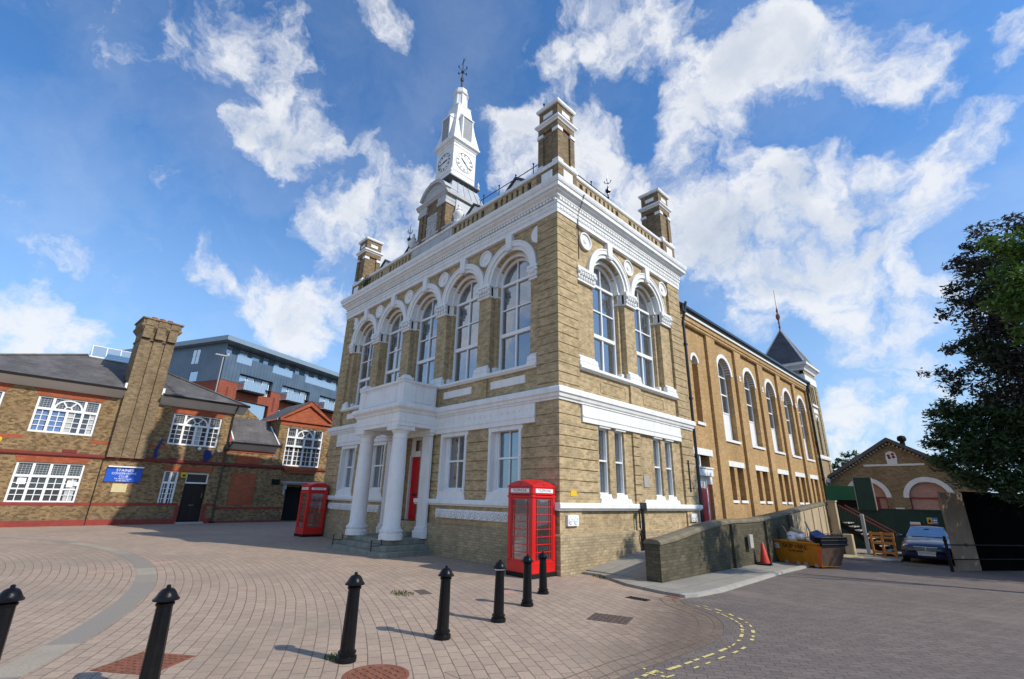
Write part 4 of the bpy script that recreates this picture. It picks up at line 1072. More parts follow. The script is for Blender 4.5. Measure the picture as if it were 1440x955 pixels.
MB(FR).fbox(-7.86,-7.28,3.58,4.0,-.45,-.425).build('fanlight', M['darkglass'], TH)
# boot scrapers beside the steps
bs = MB(); 
for dx in (-.16,.16): bs.tube([(dx,0,0),(dx,0,.30)], .022, 6); bs.blob((dx,0,.32),.035,6,4)
bs.tube([(-.16,0,.16),(.16,0,.16)], .016, 6)
# -- side details: rain pipe and small fittings
dp = MB(SD); dp.fbox(3.93,4.10,1.60,1.84,.09,.24); dp.T = lambda x,y,z:(x,y,z); dp.tube([(.13,4.01,1.62),(.13,4.01,0.02)], .055, 8); dp.tube([(.10,3.86,1.6),(.10,3.86,1.1),(.12,3.93,.95)], .028, 6); dp.tube([(.10,3.86,.9),(.12,3.95,.5),(.10,3.9,.3)],.025,6)
dp.build('rain_pipe', M['black'], TH)
MB().tube([(.05,1.05,12.1),(.37,1.05,12.0),(.15,1.05,11.5),(.06,1.05,11.3),(.05,1.05,9.6)], .016, 5).build('cable', M['blackmatt'], TH)
ns = MB(SD); ns.fbox(7.78,7.92,2.25,3.45,-.01,.004)
ns.build('slot_recess', M['blackmatt'], TH)

# -- hall wing behind
H0, H1 = L_, 28.05
hw = MB(SD); BAYS = [13.47,16.87,20.25,23.50,26.47]; P0, P1 = -.33, -.20
bw = [(12.38,14.82),(15.72,18.22),(19.05,21.5),(22.2,24.75),(25.25,27.85)]
lowslots = []
hol = []
for c,(a,b) in zip(BAYS,bw):
    hol.append(archpts(c,.82,4.78,8.10))
    lowslots += [(c-.98,c-.22),(c+.14,c+.90)]
hol += [rect(a,b,2.02,3.52) for a,b in lowslots]
hw.wall(rect(H0,H1+.2,0,9.95), hol+[archpts(10.12,.30,5.25,8.02), rect(8.9,10.62,.9,3.82)], P0, .42)
# main face with recessed panels round each bay
pan = [rect(a,b,1.2,9.62) for a,b in bw] + [rect(8.75,11.42,.6,9.62)]
hw.wall(rect(H0,H1+.2,0,10.0), pan, P1, .14)
hw.build('hall_wall', M['hallbrick'], TH)
MB().box(-14,P0-.5,L_,H1,0,10.1).build('hall_core', M['hallbrick'], TH)
nb = MB(SD)
for a,b in lowslots: nb.fbox(a-.02,b+.02,2.0,3.55,P0-.46,P0-.40)
nb.prism(archpts(10.12,.31,5.22,8.02), P0-.46, P0-.40)
nb.build('blind_niche', M['hallbrick'], TH)
ht = MB(SD)
for c in BAYS:
    ht.arch(c,8.10,.82,1.02,P0-.42,P0+.035,20); ht.fbox(c-1.06,c+1.06,3.52,3.77,P0-.3,P0+.03)
    ht.fbox(c-.95,c+.95,4.66,4.78,P0-.3,P0+.07)
    for a,b in ((c-.98,c-.22),(c+.14,c+.90)): ht.fbox(a-.03,b+.03,1.90,2.02,P0-.3,P0+.06)
    if c > 14: 
        q = c-1.70; ht.fbox(q-.12,q+.12,8.0,8.28,P1-.02,P1+.03)
ht.arch(10.12,8.02,.30,.44,P0-.42,P0+.03,14); ht.fbox(9.72,10.52,5.12,5.25,P0-.2,P0+.07)
ht.fbox(8.80,10.95,3.82,4.10,P0-.4,P0+.04)
ht.build('hall_trim', M['white'], TH)
ht2 = MB(SD)
for c in BAYS: 
    for q in (c-1.70,): 
        if c > 14: ht2.disc(q,8.14,[(.075,P1+.03),(.075,P1+.032),(.0,P1+.033)],14)
ht2.build('tie_plate', M['louvre'], TH)
for c in BAYS:
    o = P0-.31; h = .80; fm = MB(SD)
    fm.arch(c,8.10,h-.09,h+.01,o,o+.06,18); fm.fbox(c-h-.01,c-h+.09,4.8,8.1,o,o+.06); fm.fbox(c+h-.09,c+h+.01,4.8,8.1,o,o+.06)
    for z in (6.12,7.05,7.98): fm.fbox(c-h+.09,c+h-.09,z,z+.07,o,o+.05)
    fm.fbox(c-.03,c+.03,6.19,8.1,o+.004,o+.045); fm.fbox(c-.02,c+.02,8.1,8.8,o+.004,o+.045)
    fm.fbox(c-h+.09,c+h-.09,4.8,6.12,o,o+.03)
    w = fm.build('hall_window', M['cleanwhite'], TH)
    MB(SD).prism(archpts(c,h-.04,6.13,8.1,16), o-.01, o+.002).build('pane', M['darkglass'], w)
# side door of the hall
hd = MB(SD); o = P0-.10
hd.fbox(9.16,10.05,.9,2.46,o,o+.06)
for z0,z1 in ((1.05,1.6),(1.72,2.36)):
    for u0 in (9.22,9.64): hd.fbox(u0,u0+.34,z0,z1,o+.06,o+.075)
sdoor = hd.build('side_door', M['red'], TH, bevel=.006)
MB(SD).fbox(9.35,9.52,1.98,2.14,o+.075,o+.09).build('letter_plate', M['black'], sdoor)
df = MB(SD); df.fbox(8.9,9.16,.9,2.95,o,o+.1); df.fbox(10.05,10.12,.9,2.95,o,o+.1); df.fbox(9.16,10.05,2.46,2.95,o,o+.05)
df.fbox(8.9,10.40,2.95,3.30,o,o+.30); df.fbox(8.9,10.42,3.24,3.30,o,o+.34); df.fbox(10.12,10.3,2.62,2.95,o,o+.26)
df.fbox(8.9,9.2,3.30,3.82,o,o+.06); df.fbox(9.72,9.80,3.30,3.82,o,o+.06); df.fbox(9.2,9.72,3.30,3.36,o,o+.06)
df.build('door_hood', M['white'], TH)
MB(SD).fbox(8.95,9.75,3.34,3.82,o,o+.02).build('fanlight', M['darkglass'], TH)
MB(SD).fbox(10.12,10.615,.5,2.60,o-.08,o-.02).build('door_side_panel', M['darkred'], TH)
# eaves: corbelled brick, white fascia, black gutter, slate roof
MB(SD).run(H0,H1+.2,[(-.5,9.66),(P1+.03,9.66),(P1+.03,9.78),(P1+.07,9.80),(P1+.07,10.0),(-.5,10.02)]).build('hall_eave', M['hallbrick'], TH)
MB(SD).run(H0,H1+.2,[(-.5,10.02),(P1+.14,10.02),(P1+.14,10.16),(-.5,10.18)]).build('hall_fascia', M['white'], TH)
MB(SD).run(H0,H1+.25,[(P1-.1,10.18),(P1+.20,10.17),(P1+.28,10.24),(P1+.28,10.36),(P1+.24,10.40),(P1-.1,10.44)]).build('gutter', M['black'], TH)
MB().add([(P1+.24,L_-.02,10.40),(P1+.24,H1+.1,10.40),(-7.5,H1+.1,13.2),(-7.5,L_-.02,13.2),(-14.8,H1+.1,10.4),(-14.8,L_-.02,10.4)],[(0,1,2,3),(3,2,4,5),(0,3,5),(1,4,2)]).build('hall_roof', M['slate'], TH)
def downpipe(y, x, z1, z0=0.0):
    d = MB(); d.box(x-.02,x+.22,y-.16,y+.16,z1-.05,z1+.35)
    d.tube([(x+.26,y+.1,z1+.45),(x+.20,y+.05,z1+.1),(x+.10,y,z1-.45),(x+.09,y,z0)], .062, 8)
    for z in (8.4,6.0,3.6,1.6): d.box(x-.0,x+.17,y-.09,y+.09,z,z+.09)
    return d.build('downpipe', M['black'], TH)
downpipe(L_+.20, -.10, 10.0); downpipe(H1-.02, P1, 9.85)
# rear tower
TX0,TX1,TY0,TY1 = -3.0,-.18,28.12,30.95
tb = MB(SD); tb.wall(rect(TY0,TY1,0,11.9), [rect(28.85,29.15,8.9,10.25),rect(29.3,29.6,8.9,10.25),rect(29.75,30.05,8.9,10.25),archpts(29.45,.28,5.3,7.7),rect(29.2,29.75,2.0,3.4)], TX1, .3)
tb.T = lambda x,y,z:(x,y,z); tb.box(TX0,TX1-.31,TY0,TY1,0,12.0); 
z = .3
while z < 10.2: tb.box(TX1-.3,TX1+.05,TY0-.03,TY0+.5,z,z+.33); tb.box(TX1-.3,TX1+.05,TY1-.5,TY1+.05,z,z+.33); z += .36
tb.build('rear_tower', M['towerbrick'], TH)
tw = MB(); rc = (TX0,TX1,TY0,TY1)
tw.sweep(rc,[(-.2,10.42),(.05,10.42),(.05,10.95),(.09,11.0),(-.2,11.02)]); tw.sweep(rc,[(-.2,11.3),(.08,11.3),(.12,11.42),(.28,11.58),(.36,11.64),(.36,11.78),(.40,11.84),(-.2,11.96)])
tw.sweep(rc,[(-.2,4.95),(.10,4.95),(.12,5.05),(.12,5.2),(-.2,5.22)])
tw.T = SD; tw.fbox(28.75,30.2,8.72,8.88,TX1-.1,TX1+.08); tw.fbox(28.95,30.0,8.25,8.55,TX1-.1,TX1+.03); 
for u in (29.1,29.45,29.8): tw.fbox(u-.12,u+.12,7.0+1.0*0+6.5-6.5+.0+.95*0+.0+.0,7.0+.01,TX1-.1,TX1-.05)
for u in (29.0,29.42,29.84): tw.fbox(u-.13,u+.13,7.75+.45,8.0+.0+.2,TX1-.1,TX1+.0)
tw.arch(29.45,7.7,.28,.42,TX1-.25,TX1+.04,14); tw.fbox(29.1,29.85,3.4,3.7,TX1-.2,TX1+.05)
tw.build('tower_trim', M['white'], TH)
tr = MB(); frustum(tr,(TX0+TX1)/2,(TY0+TY1)/2,1.55,11.95,.02,15.1); trf = tr.build('tower_roof', M['slate'], TH)
hp = MB()
for sx,sy in ((-1,-1),(1,-1),(1,1),(-1,1)):
    c_ = ((TX0+TX1)/2,(TY0+TY1)/2); hp.tube([(c_[0]+sx*1.56,c_[1]+sy*1.56,11.98),(c_[0],c_[1],15.12)], .06, 5)
hp.build('hip_flashing', M['lead'], trf)
fn = MB(); fn.lathe((TX0+TX1)/2,(TY0+TY1)/2,[(.10,15.0),(.05,15.2),(.09,15.35),(.05,15.5),(.07,15.7),(.05,15.9),(.16,16.15),(.16,16.35),(.05,16.55),(.09,16.75),(.04,16.95),(.02,17.1),(.012,18.6)],8)
fn.build('tower_finial', M['iron'], trf, smooth=True)

# boot scraper things
b0 = bs.build('boot_scraper', M['black']); b0.location = (-8.95,-1.86,.145); b0.rotation_euler = (0,0,R(75)); tag(b0, 'black iron boot scraper on the step beside the left portico column', 'boot scraper', 'boot scrapers on the portico steps')
b1 = b0.copy(); COL.objects.link(b1); b1.location = (-6.25,-1.83,.145); b1.rotation_euler = (0,0,R(75)); b1['label'] = 'black iron boot scraper in front of the right portico column'
# small yellow plate near the corner
hyd = MB(SD); hyd.fbox(.46,.74,1.98,2.10,.0,.012); hyd.fbox(.50,.70,2.10,2.13,.0,.012)
hy = hyd.build('hydrant_plate', M['yellow']); tag(hy, 'small yellow plate on the brick corner right of the red phone box', 'sign')

# ------------------------------------------------------------------ red telephone boxes
def phone_box():
    t = thing('telephone_box', 'bright red telephone box standing at the near corner of the town hall', 'phone box', (-.545,-.535,0), 0, 'red telephone boxes at the town hall')
    h = .455
    b = MB(); b.box(-h-.015,h+.015,-h-.015,h+.015,0,.10); b.build('base', M['blackmatt'], t, bevel=.01)
    body = MB(); body.box(-h,h,-h,h,.10,.36)
    for sx in (-1,1):
        for sy in (-1,1):
            x0,x1 = sorted((sx*h,sx*(h-.115))); y0,y1 = sorted((sy*h,sy*(h-.115))); body.box(x0,x1,y0,y1,.36,2.02)
    body.box(-h,h,-h,h,1.98,2.18); body.sweep((-h,h,-h,h),[(-.1,1.90),(.012,1.90),(.018,1.93),(.018,1.96),(-.1,1.98)])
    body.sweep((-h,h,-h,h),[(-.1,2.17),(.02,2.17),(.025,2.20),(-.1,2.21)])
    body.build('box_frame', M['boxred'], t, bevel=.012)
    # domed roof: segmental pediments on four sides
    rf = MB(); n = 12; p = []; f = []
    for j in range(n+1):
        for i in range(n+1):
            x = -h+2*h*i/n; y = -h+2*h*j/n
            ex = 1-(abs(x)/h)**2; ey = 1-(abs(y)/h)**2
            z = 2.205+.13*max(ex,ey)+.05*min(ex,ey); p.append((x*1.03,y*1.03,z))
    for j in range(n):
        for i in range(n): f.append((j*(n+1)+i,j*(n+1)+i+1,(j+1)*(n+1)+i+1,(j+1)*(n+1)+i))
    rf.add(p,f)
    for T_ in (0,1,2,3):
        pts = [(-h*1.0,2.19)]+[(-h+2*h*i/n, 2.205+.13*(1-(abs(-h+2*h*i/n)/h)**2)) for i in range(n+1)]+[(h*1.0,2.19)]
        ca = [(1,0),(0,1),(-1,0),(0,-1)][T_]
        rf.T = (lambda c: (lambda u,z,o: (u*c[0]-(-o)*c[1]*-1*0-( o)*c[1]*-1, u*c[1]-o*c[0], z)))(ca)
        rf.prism(pts, h-.04, h+.006)
    rf.build('domed_roof', M['boxred'], t, smooth=True)
    # four sides: glazed door/panels with 3 x 8 panes, sign and crown
    for k in range(4):
        a = k*PI/2; c, s = round(math.cos(a)), round(math.sin(a))
        T = (lambda c,s: (lambda u,z,o: (u*c+o*s, u*s-o*c, z)))(c,s)
        g = MB(T); w = h-.115; z0, z1 = .36, 1.90
        g.fbox(-w,-w+.035,z0,z1,h-.06,h-.02); g.fbox(w-.035,w,z0,z1,h-.06,h-.02); g.fbox(-w+.035,w-.035,z0,z0+.045,h-.06,h-.02); g.fbox(-w+.035,w-.035,z1-.04,z1,h-.06,h-.02)
        zz = [z0+.045+(z1-.04-z0-.045)*i/8 for i in range(1,8)]
        for z in zz: g.fbox(-w+.035,w-.035,z-.010,z+.010,h-.05,h-.024)
        for u in (-w+.10,w-.10): g.fbox(u-.009,u+.009,z0+.045,z1-.04,h-.05,h-.026)
        dn_ = 'door' if k == 1 else 'glazed_side'
        d = g.build(dn_, M['boxred'], t)
        MB(T).fbox(-w+.02,w-.02,z0+.02,z1-.02,h-.047,h-.041).build('pane', M['boxglass'], d)
        sg = MB(T); sg.fbox(-.34,.34,2.035,2.135,h-.01,h+.012); sn = sg.build('sign_panel', M['letter'], t)
        text_obj('lettering', 'TELEPHONE', .098, M['blackletter'], MF(T,0,2.085,h+.0125), sn, .001, .95)
        cr = MB(T); cr.disc(0,2.258,[(.04,h+.006),(.04,h+.016),(.0,h+.018)],10); cr.prism([(-.045,2.24),(.045,2.24),(.055,2.29),(.02,2.27),(0,2.305),(-.02,2.27),(-.055,2.29)],h+.006,h+.014); cr.build('crown', M['boxred'], t)
    # telephone on the back wall
    ph = MB(); ph.box(-.38,-.22,-.2,.2,.95,1.75); ph.box(-.22,-.12,-.12,.12,1.1,1.5); ph.build('payphone', M['blackmatt'], t, bevel=.02)
    sh = MB(); sh.box(-.40,-.1,-.36,-.22,.9,.95); sh.box(-.405,-.385,-.3,.3,.5,1.85); sh.build('back_board', M['louvre'], t)
    return t
PB = phone_box()
dup(PB, (-14.60,-.60,0), 0, 'darker red telephone box standing by the far corner of the town hall facade')

# ------------------------------------------------------------------ bollards
bo = MB()
bo.lathe(0,0,[(.118,0),(.122,.03),(.118,.055),(.098,.065),(.098,.075),(.108,.09),(.108,.105),(.094,.115)],16)
bo2 = MB(); n = 12; prof = [(.088,.11),(.080,.45),(.072,.78)]
p = []; f = []
for r_,z_ in prof:
    for i in range(n*2):
        a = PI*i/n; rr = r_*(1.0 if i%2 else .955); p.append((rr*math.cos(a), rr*math.sin(a), z_))
for k in range(2):
    for i in range(2*n): f.append((k*2*n+i,k*2*n+(i+1)%(2*n),(k+1)*2*n+(i+1)%(2*n),(k+1)*2*n+i))
bo2.add(p,f)
bo3 = MB(); bo3.lathe(0,0,[(.078,.775),(.085,.785),(.085,.80),(.074,.81),(.080,.82),(.118,.825),(.120,.838),(.105,.85),(.092,.87),(.080,.895),(.060,.922),(.036,.935),(.022,.938),(.020,.948),(.022,.955),(.014,.966),(.0,.970)],16)
BOL = thing('bollard', 'x', 'bollard', (2.64,-7.17,0), 0, 'black bollards round the square')
bo.build('bollard_foot', M['black2'], BOL, smooth=True); bo2.build('bollard_shaft', M['black2'], BOL, smooth=False); bo3.build('bollard_cap', M['black2'], BOL, smooth=True)
BOL['label'] = 'black fluted bollard nearest the round brown manhole cover'
random.seed(2)
for (x,y,s,lab) in ((2.34,-9.08,1.0,'black bollard rising in front of the square orange inspection cover'),(1.48,-10.25,1.0,'black bollard cut off by the left border of the photo'),
                    (2.60,-5.72,.965,'black bollard third in the row back from the phone box'),(2.40,-4.45,.945,'black bollard with a pale ring under its cap'),
                    (1.89,-3.24,.91,'black bollard just left of the one closest to the phone box'),(1.29,-2.12,.845,'shortest looking black bollard, closest to the red phone box')):
    d = dup(BOL, (x,y,0), random.uniform(0,1), lab, (1,1,s))
    d.rotation_euler = (random.uniform(-.012,.012),random.uniform(-.012,.012),random.uniform(0,6))
rg = MB(); rg.lathe(2.40,-4.45,[(.083,.752),(.086,.754),(.086,.772),(.083,.774)],16,0,False); tag(rg.build('white_ring', M['letter']), 'thin white band wrapped round the neck of one bollard', 'band')

# ------------------------------------------------------------------ covers, grates, weeds
def cover(name, c, ang, hx, hy, mat, label, cat, z=.006, ribs=0):
    ax = (math.cos(ang),math.sin(ang)); ay = (-ax[1],ax[0]); m = MB()
    m.obox(c,ax,ay,hx,hy,z-.02,z)
    m2 = MB()
    if ribs:
        for i in range(ribs):
            for j in range(int(ribs*hy/hx)):
                q = (c[0]+ax[0]*hx*(-.85+1.7*i/(ribs-1))+ay[0]*hy*(-.85+1.7*j/max(1,int(ribs*hy/hx)-1)), c[1]+ax[1]*hx*(-.85+1.7*i/(ribs-1))+ay[1]*hy*(-.85+1.7*j/max(1,int(ribs*hy/hx)-1)))
                m.obox(q,ax,ay,hx*.6/ribs,hx*.6/ribs,z-.01,z+.006)
    o = m.build(name, M[mat]); tag(o, label, cat)
    return o
cover('inspection_cover', (1.25,-8.93), R(38), .36,.33,'iron','square orange brown inspection cover behind a near bollard','manhole cover',.008,9)
mh = MB(); mh.lathe(3.30,-7.14,[(.36,-.01),(.36,.008),(.32,.008),(.315,.0035),(.30,.0035),(.30,.008)],32)
for i in range(6):
    for j in range(-3,4):
        x = 3.30-.25+i*.1; y = -7.14+j*.085
        if math.hypot(x-3.30,y+7.14) < .27: mh.box(x-.035,x+.035,y-.02,y+.02,.004,.014)
tag(mh.build('manhole_cover', M['iron']), 'round brown manhole cover at the bottom centre of the square', 'manhole cover')
cover('stop_tap_cover', (-.35,-4.02), R(-15), .25,.12,'iron2','small brown rectangular cover in the paving before the portico','access cover')
cover('inlaid_stone', (-7.0,-8.52), R(65), .34,.10,'redstain','row of reddish inset stones just inside the granite ring','paving inset',.005)
cover('inlaid_stone', (-8.1,-7.2), R(95), .30,.10,'redstain','row of reddish inset stones just outside the granite ring','paving inset',.005)
cover('drain_grate', (2.85,-.98), R(0), .24,.10,'blackmatt','small black drain grate in front of the ramp wall','drain grate',.006,7)
cover('manhole_cover', (3.45,-2.85), R(20), .34,.27,'iron2','dark brown worn rectangular cover left of the yellow lines','manhole cover',.006,8)
cover('orange_tile_patch', (3.22,-.20), R(-5), .16,.10,'iron','small orange patch at the pavement corner by the drain','patch',.006)
cover('pink_slab', (.62,-2.55), R(-20), .22,.16,'redstain','pale pink slab between the two bollards closest to the phone box','paving slab',.006)
def weed(x,y,n,r,hh,label):
    m = MB(); rnd = random.Random(int(x*100)+9)
    for i in range(n):
        a = rnd.uniform(0,6.28); d = r*rnd.random()**.6; px,py = x+math.cos(a)*d*1.6, y+math.sin(a)*d
        h_ = hh*rnd.uniform(.4,1); b_ = rnd.uniform(0,6.28); w_ = .006+.01*rnd.random(); l_ = rnd.uniform(.2,.8)*h_
        m.add([(px-w_*math.sin(b_),py+w_*math.cos(b_),.002),(px+w_*math.sin(b_),py-w_*math.cos(b_),.002),(px+l_*math.cos(b_),py+l_*math.sin(b_),h_)],[(0,1,2)])
    o = m.build('weed_tuft', M['weed']); tag(o, label, 'weeds', 'weed tufts in the paving'); return o
weed(-.45,-4.45,150,.20,.05,'dry weed tuft in the paving behind the small brown cover')
weed(2.45,-7.22,110,.12,.05,'sparse weeds round the foot of the third bollard from the left')
weed(1.95,.75,120,.16,.10,'green weeds at the near end of the ramp wall')
weed(.75,.75,90,.16,.09,'weeds at the wall foot where the pavement begins')
weed(5.9,11.8,200,.35,.05,'line of dry weeds on the road before the plywood board')

# ------------------------------------------------------------------ the club building on the left
CLUB = thing('club_building', 'two storey yellow and red brick club house with tall chimney and slate roof', 'club house', (-26.149,-1.835,0), R(4))
T = SD
cw = MB(SD)
holes = [rect(-9.23,-6.70,4.52,6.34), rect(-9.20,-6.60,1.12,3.04), rect(-3.26,-.60,4.45,6.28), rect(-3.02,-2.28,1.02,2.92), rect(-1.86,-.66,.06,2.88), rect(-13.2,-10.45,4.5,6.34), rect(-13.2,-10.6,1.12,3.04)]
cw.wall(rect(-13.8,0.0,0,6.9), holes, 0.0, .22)
cw.box(-9.8,-.03,-13.8,-.01,6.75,6.85); cw.box(-9.8,-9.6,-13.8,0,0,6.8); cw.box(-9.6,-.3,-.25,-.0,0,6.8)
cw.build('wall', M['clubbrick'], CLUB)
MB().box(-9,-.5,-13.6,-.3,0,6.6).build('interior', M['interior'], CLUB)
# the lower wing on the right
cw2 = MB(SD); cw2.wall(rect(0.0,8.2,0,4.9), [rect(3.70,6.36,3.64,4.9), rect(4.25,6.0,.05,2.25)], -.06, .2)
cw2.wall([(3.10,4.9),(6.95,4.9),(6.95,6.8),(3.10,6.8)], [rect(3.70,6.36,4.9,6.28)], -.06, .2)
cw2.box(-4,-.07,3.10,3.4,4.9,6.8); cw2.box(-4,-.07,6.7,6.95,4.9,6.8)
cw2.build('wing_wall', M['clubbrick'], CLUB)
MB().box(-4,-.4,.2,8,0,4.8).box(-4,-.5,3.4,6.7,4.8,6.8).build('wing_interior', M['interior'], CLUB)
# red brick dressings
rd = MB(SD)
for a,b,z0,z1 in ((-9.25,-6.68,6.36,6.74),(-3.28,-.58,6.30,6.68),(-13.2,-10.43,6.36,6.74)): rd.prism([(a,z0),(b,z0),(b+.22,z1),(a-.22,z1)],-.05,.015)
for a,b in ((-9.2,-6.6),(-13.2,-10.6)): rd.prism([(a,3.06),(b,3.06),(b+.15,3.36),(a-.15,3.36)],-.05,.015)
rd.prism([(-3.05,2.94),(-.55,2.94),(-.45,3.24),(-3.15,3.24)],-.05,.015)
rd.fbox(-6.7,-5.80,4.15,4.32,-.05,.012); rd.fbox(-4.1,-3.2,4.15,4.32,-.05,.012); rd.fbox(-10.4,-9.3,4.15,4.32,-.05,.012)
rd.fbox(.64,2.16,1.06,3.02,-.1,-.035); rd.fbox(.68,2.2,3.60,4.10,-.1,-.035)
rd.fbox(3.12,6.93,6.40,6.66,-.1,-.03); rd.fbox(.1,3.1,4.28,4.42,-.1,-.03)
rd.prism([(3.05,6.84),(6.98,6.84),(5.02,8.05)],-.25,-.05)
rd.prism([(-5.85,3.55),(-5.45,3.55),(-5.62,4.1),(-5.85,4.0)],.0,.20); rd.prism([(-4.2,3.55),(-4.6,3.55),(-4.42,4.1),(-4.2,4.0)],.0,.20)
rd.fbox(-.12,.0,3.55,4.3,-.05,.014); rd.prism([(3.7,3.62),(6.4,3.62),(6.2,3.35),(3.9,3.35)],-.1,.10); rd.prism([(3.85,3.35),(6.25,3.35),(6.05,3.18),(4.05,3.18)],-.1,.06)
rd.build('red_dressing', M['redbrick'], CLUB)
pp = MB(SD); pp.fbox(2.98,7.1,6.70,6.85,-.3,.10)
pp.prism([(2.92,6.85),(3.15,6.85),(5.02,7.98),(6.9,6.85),(7.12,6.85),(5.02,8.28)],-.3,.10)
pp.build('pediment', M['redbrick'], CLUB)
bd = MB(SD)
for a,b in ((-13.8,-1.98),(-.55,0.0)): bd.fbox(a,b,1.0,1.14,-.05,.02)
for a,b in ((-13.8,-2.0),(-.52,0.02)): bd.fbox(a,b,0,.28,-.05,.03)
bd.fbox(-2.08,-1.88,0,1.0,-.04,.022); bd.fbox(-.64,-.44,0,1.0,-.04,.022)
bd.fbox(.0,4.2,.80,.94,-.1,-.04); bd.fbox(.0,4.25,0,.12,-.1,-.03); bd.fbox(6.0,8.2,0,.12,-.1,-.03)
bd.build('painted_band', M['bandred'], CLUB)
sc_ = MB(SD); prof = [(-.05,3.38),(.06,3.38),(.10,3.44),(.10,3.52),(.04,3.58),(-.05,3.6)]
sc_.run(-13.8,0.05,prof); sc_.run(.05,8.2,[(o-.06,z) for o,z in prof]); sc_.fbox(-7.7,-7.1,3.60,3.76,-.02,.03); sc_.fbox(-2.95,-2.6,3.60,3.68,-.02,.03)
sc_.build('string_course', M['darkred'], CLUB)
# roof
rf = MB(); e = .62
YA, YB, ZR = -7.56, -4.4, 9.62
def slp(x): return 7.16+(ZR-7.16)*(e-x)/(e+4.0)
xn = -.72; yl_ = -14.3; yr_ = .65
def hipy(x, ye, ya): return ye+(ya-ye)*(e-x)/(e+4.0)
rf.add([(e,yl_,7.16),(e,-5.93,7.16),(xn,-5.93,slp(xn)),(xn,hipy(xn,yl_,YA),slp(xn))],[(0,1,2,3)])
rf.add([(e,-4.13,7.16),(e,yr_,7.16),(xn,hipy(xn,yr_,YB),slp(xn)),(xn,-4.13,slp(xn))],[(0,1,2,3)])
rf.add([(xn,hipy(xn,yl_,YA),slp(xn)),(xn,-5.93,slp(xn)),(xn,-4.13,slp(xn)),(xn,hipy(xn,yr_,YB),slp(xn)),(-4.0,YB,ZR),(-4.0,YA,ZR)],[(0,1,2,3,4,5)])
rf.add([(e,yl_,7.16),(-10.4,yl_,7.16),(-4.0,YA,ZR),(-6.0,YA,ZR),(-4.0,YB,ZR),(-6.0,YB,ZR),(e,yr_,7.16),(-10.4,yr_,7.16)],[(0,2,3,1),(6,7,5,4),(2,4,5,3),(1,3,5,7)])
rf.build('roof', M['clubslate'], CLUB)
hips = MB(); hips.tube([(e,yl_,7.2),(-4.0,YA,ZR+.04)],.07,6); hips.tube([(e,yr_,7.2),(-4.0,YB,ZR+.04)],.07,6)
hips.build('roof_hip', M['clubslate'], CLUB)
so = MB(SD)
so.run(-14.4,-5.90,[(-.05,6.74),(.05,6.74),(e-.02,7.10),(e-.02,7.15),(-.05,7.15)]); so.run(-4.16,.6,[(-.05,6.68),(.05,6.68),(e-.02,7.10),(e-.02,7.15),(-.05,7.15)])
so.run(.1,3.05,[(-.1,4.45),(-.02,4.45),(.42,4.78),(.42,4.84),(-.1,4.84)])
so.build('soffit', M['soffit'], CLUB)
gt = MB(SD); gt.run(-14.4,-5.90,[(e-.02,7.10),(e+.10,7.12),(e+.12,7.22),(e-.02,7.22)]); gt.run(-4.16,.66,[(e-.02,7.10),(e+.10,7.12),(e+.12,7.22),(e-.02,7.22)]); gt.run(.05,3.2,[(.42,4.78),(.52,4.80),(.53,4.90),(.42,4.90)])
gt.build('gutter', M['black'], CLUB)
lr_ = MB(); lr_.add([(.5,.12,4.88),(.5,3.2,4.88),(-1.9,3.2,6.75),(-1.9,.12,6.75)],[(0,1,2,3)]); lr_.add([(.5,6.95,4.88),(.5,8.4,4.88),(-1.9,8.4,6.75),(-1.9,6.95,6.75)],[(0,1,2,3)])
lr_.add([(.12,2.85,6.82),(.12,5.02,8.34),(-4.0,5.02,8.34),(-4.0,2.85,6.82),(.12,7.2,6.82),(-4.0,7.2,6.82)],[(0,1,2,3),(1,4,5,2)])
lr_.build('wing_roof', M['clubslate'], CLUB)
fl = MB(); fl.tube([(.48,3.06,4.95),(-1.2,2.95,6.3)],.05,5); fl.tube([(.45,.15,5.0),(-1.9,.15,6.85)],.06,5); fl.build('lead_flashing', M['cleanwhite'], CLUB)
gb = MB(SD); gb.prism([(.12,6.6),(2.5,6.6),(2.5,6.9),(1.0,7.9),(.12,7.6)],-3.2,-2.4); gb.build('rear_gable', M['clubbrick'], CLUB)
sk = MB(); sk.add([(-3.75,-7.42,9.55),(-3.75,-4.6,9.55),(-4.05,-4.6,10.28),(-4.05,-7.42,10.28),(-5.9,-4.6,9.55),(-5.9,-7.42,9.55)],[(0,1,2,3),(3,2,4,5),(0,3,5),(1,4,2)])
sky_l = sk.build('skylight', M['balcglass'], CLUB)
sb_ = MB(); sb_.tube([(-3.70,-7.5,9.53),(-3.70,-4.5,9.53)],.055,5); sb_.tube([(-4.05,-7.45,10.30),(-4.05,-4.5,10.30)],.035,5)
for y in (-7.42,-6.72,-6.02,-5.32,-4.62): sb_.tube([(-3.73,y,9.55),(-4.05,y,10.30)],.03,5)
sb_.build('skylight_bar', M['cleanwhite'], sky_l)
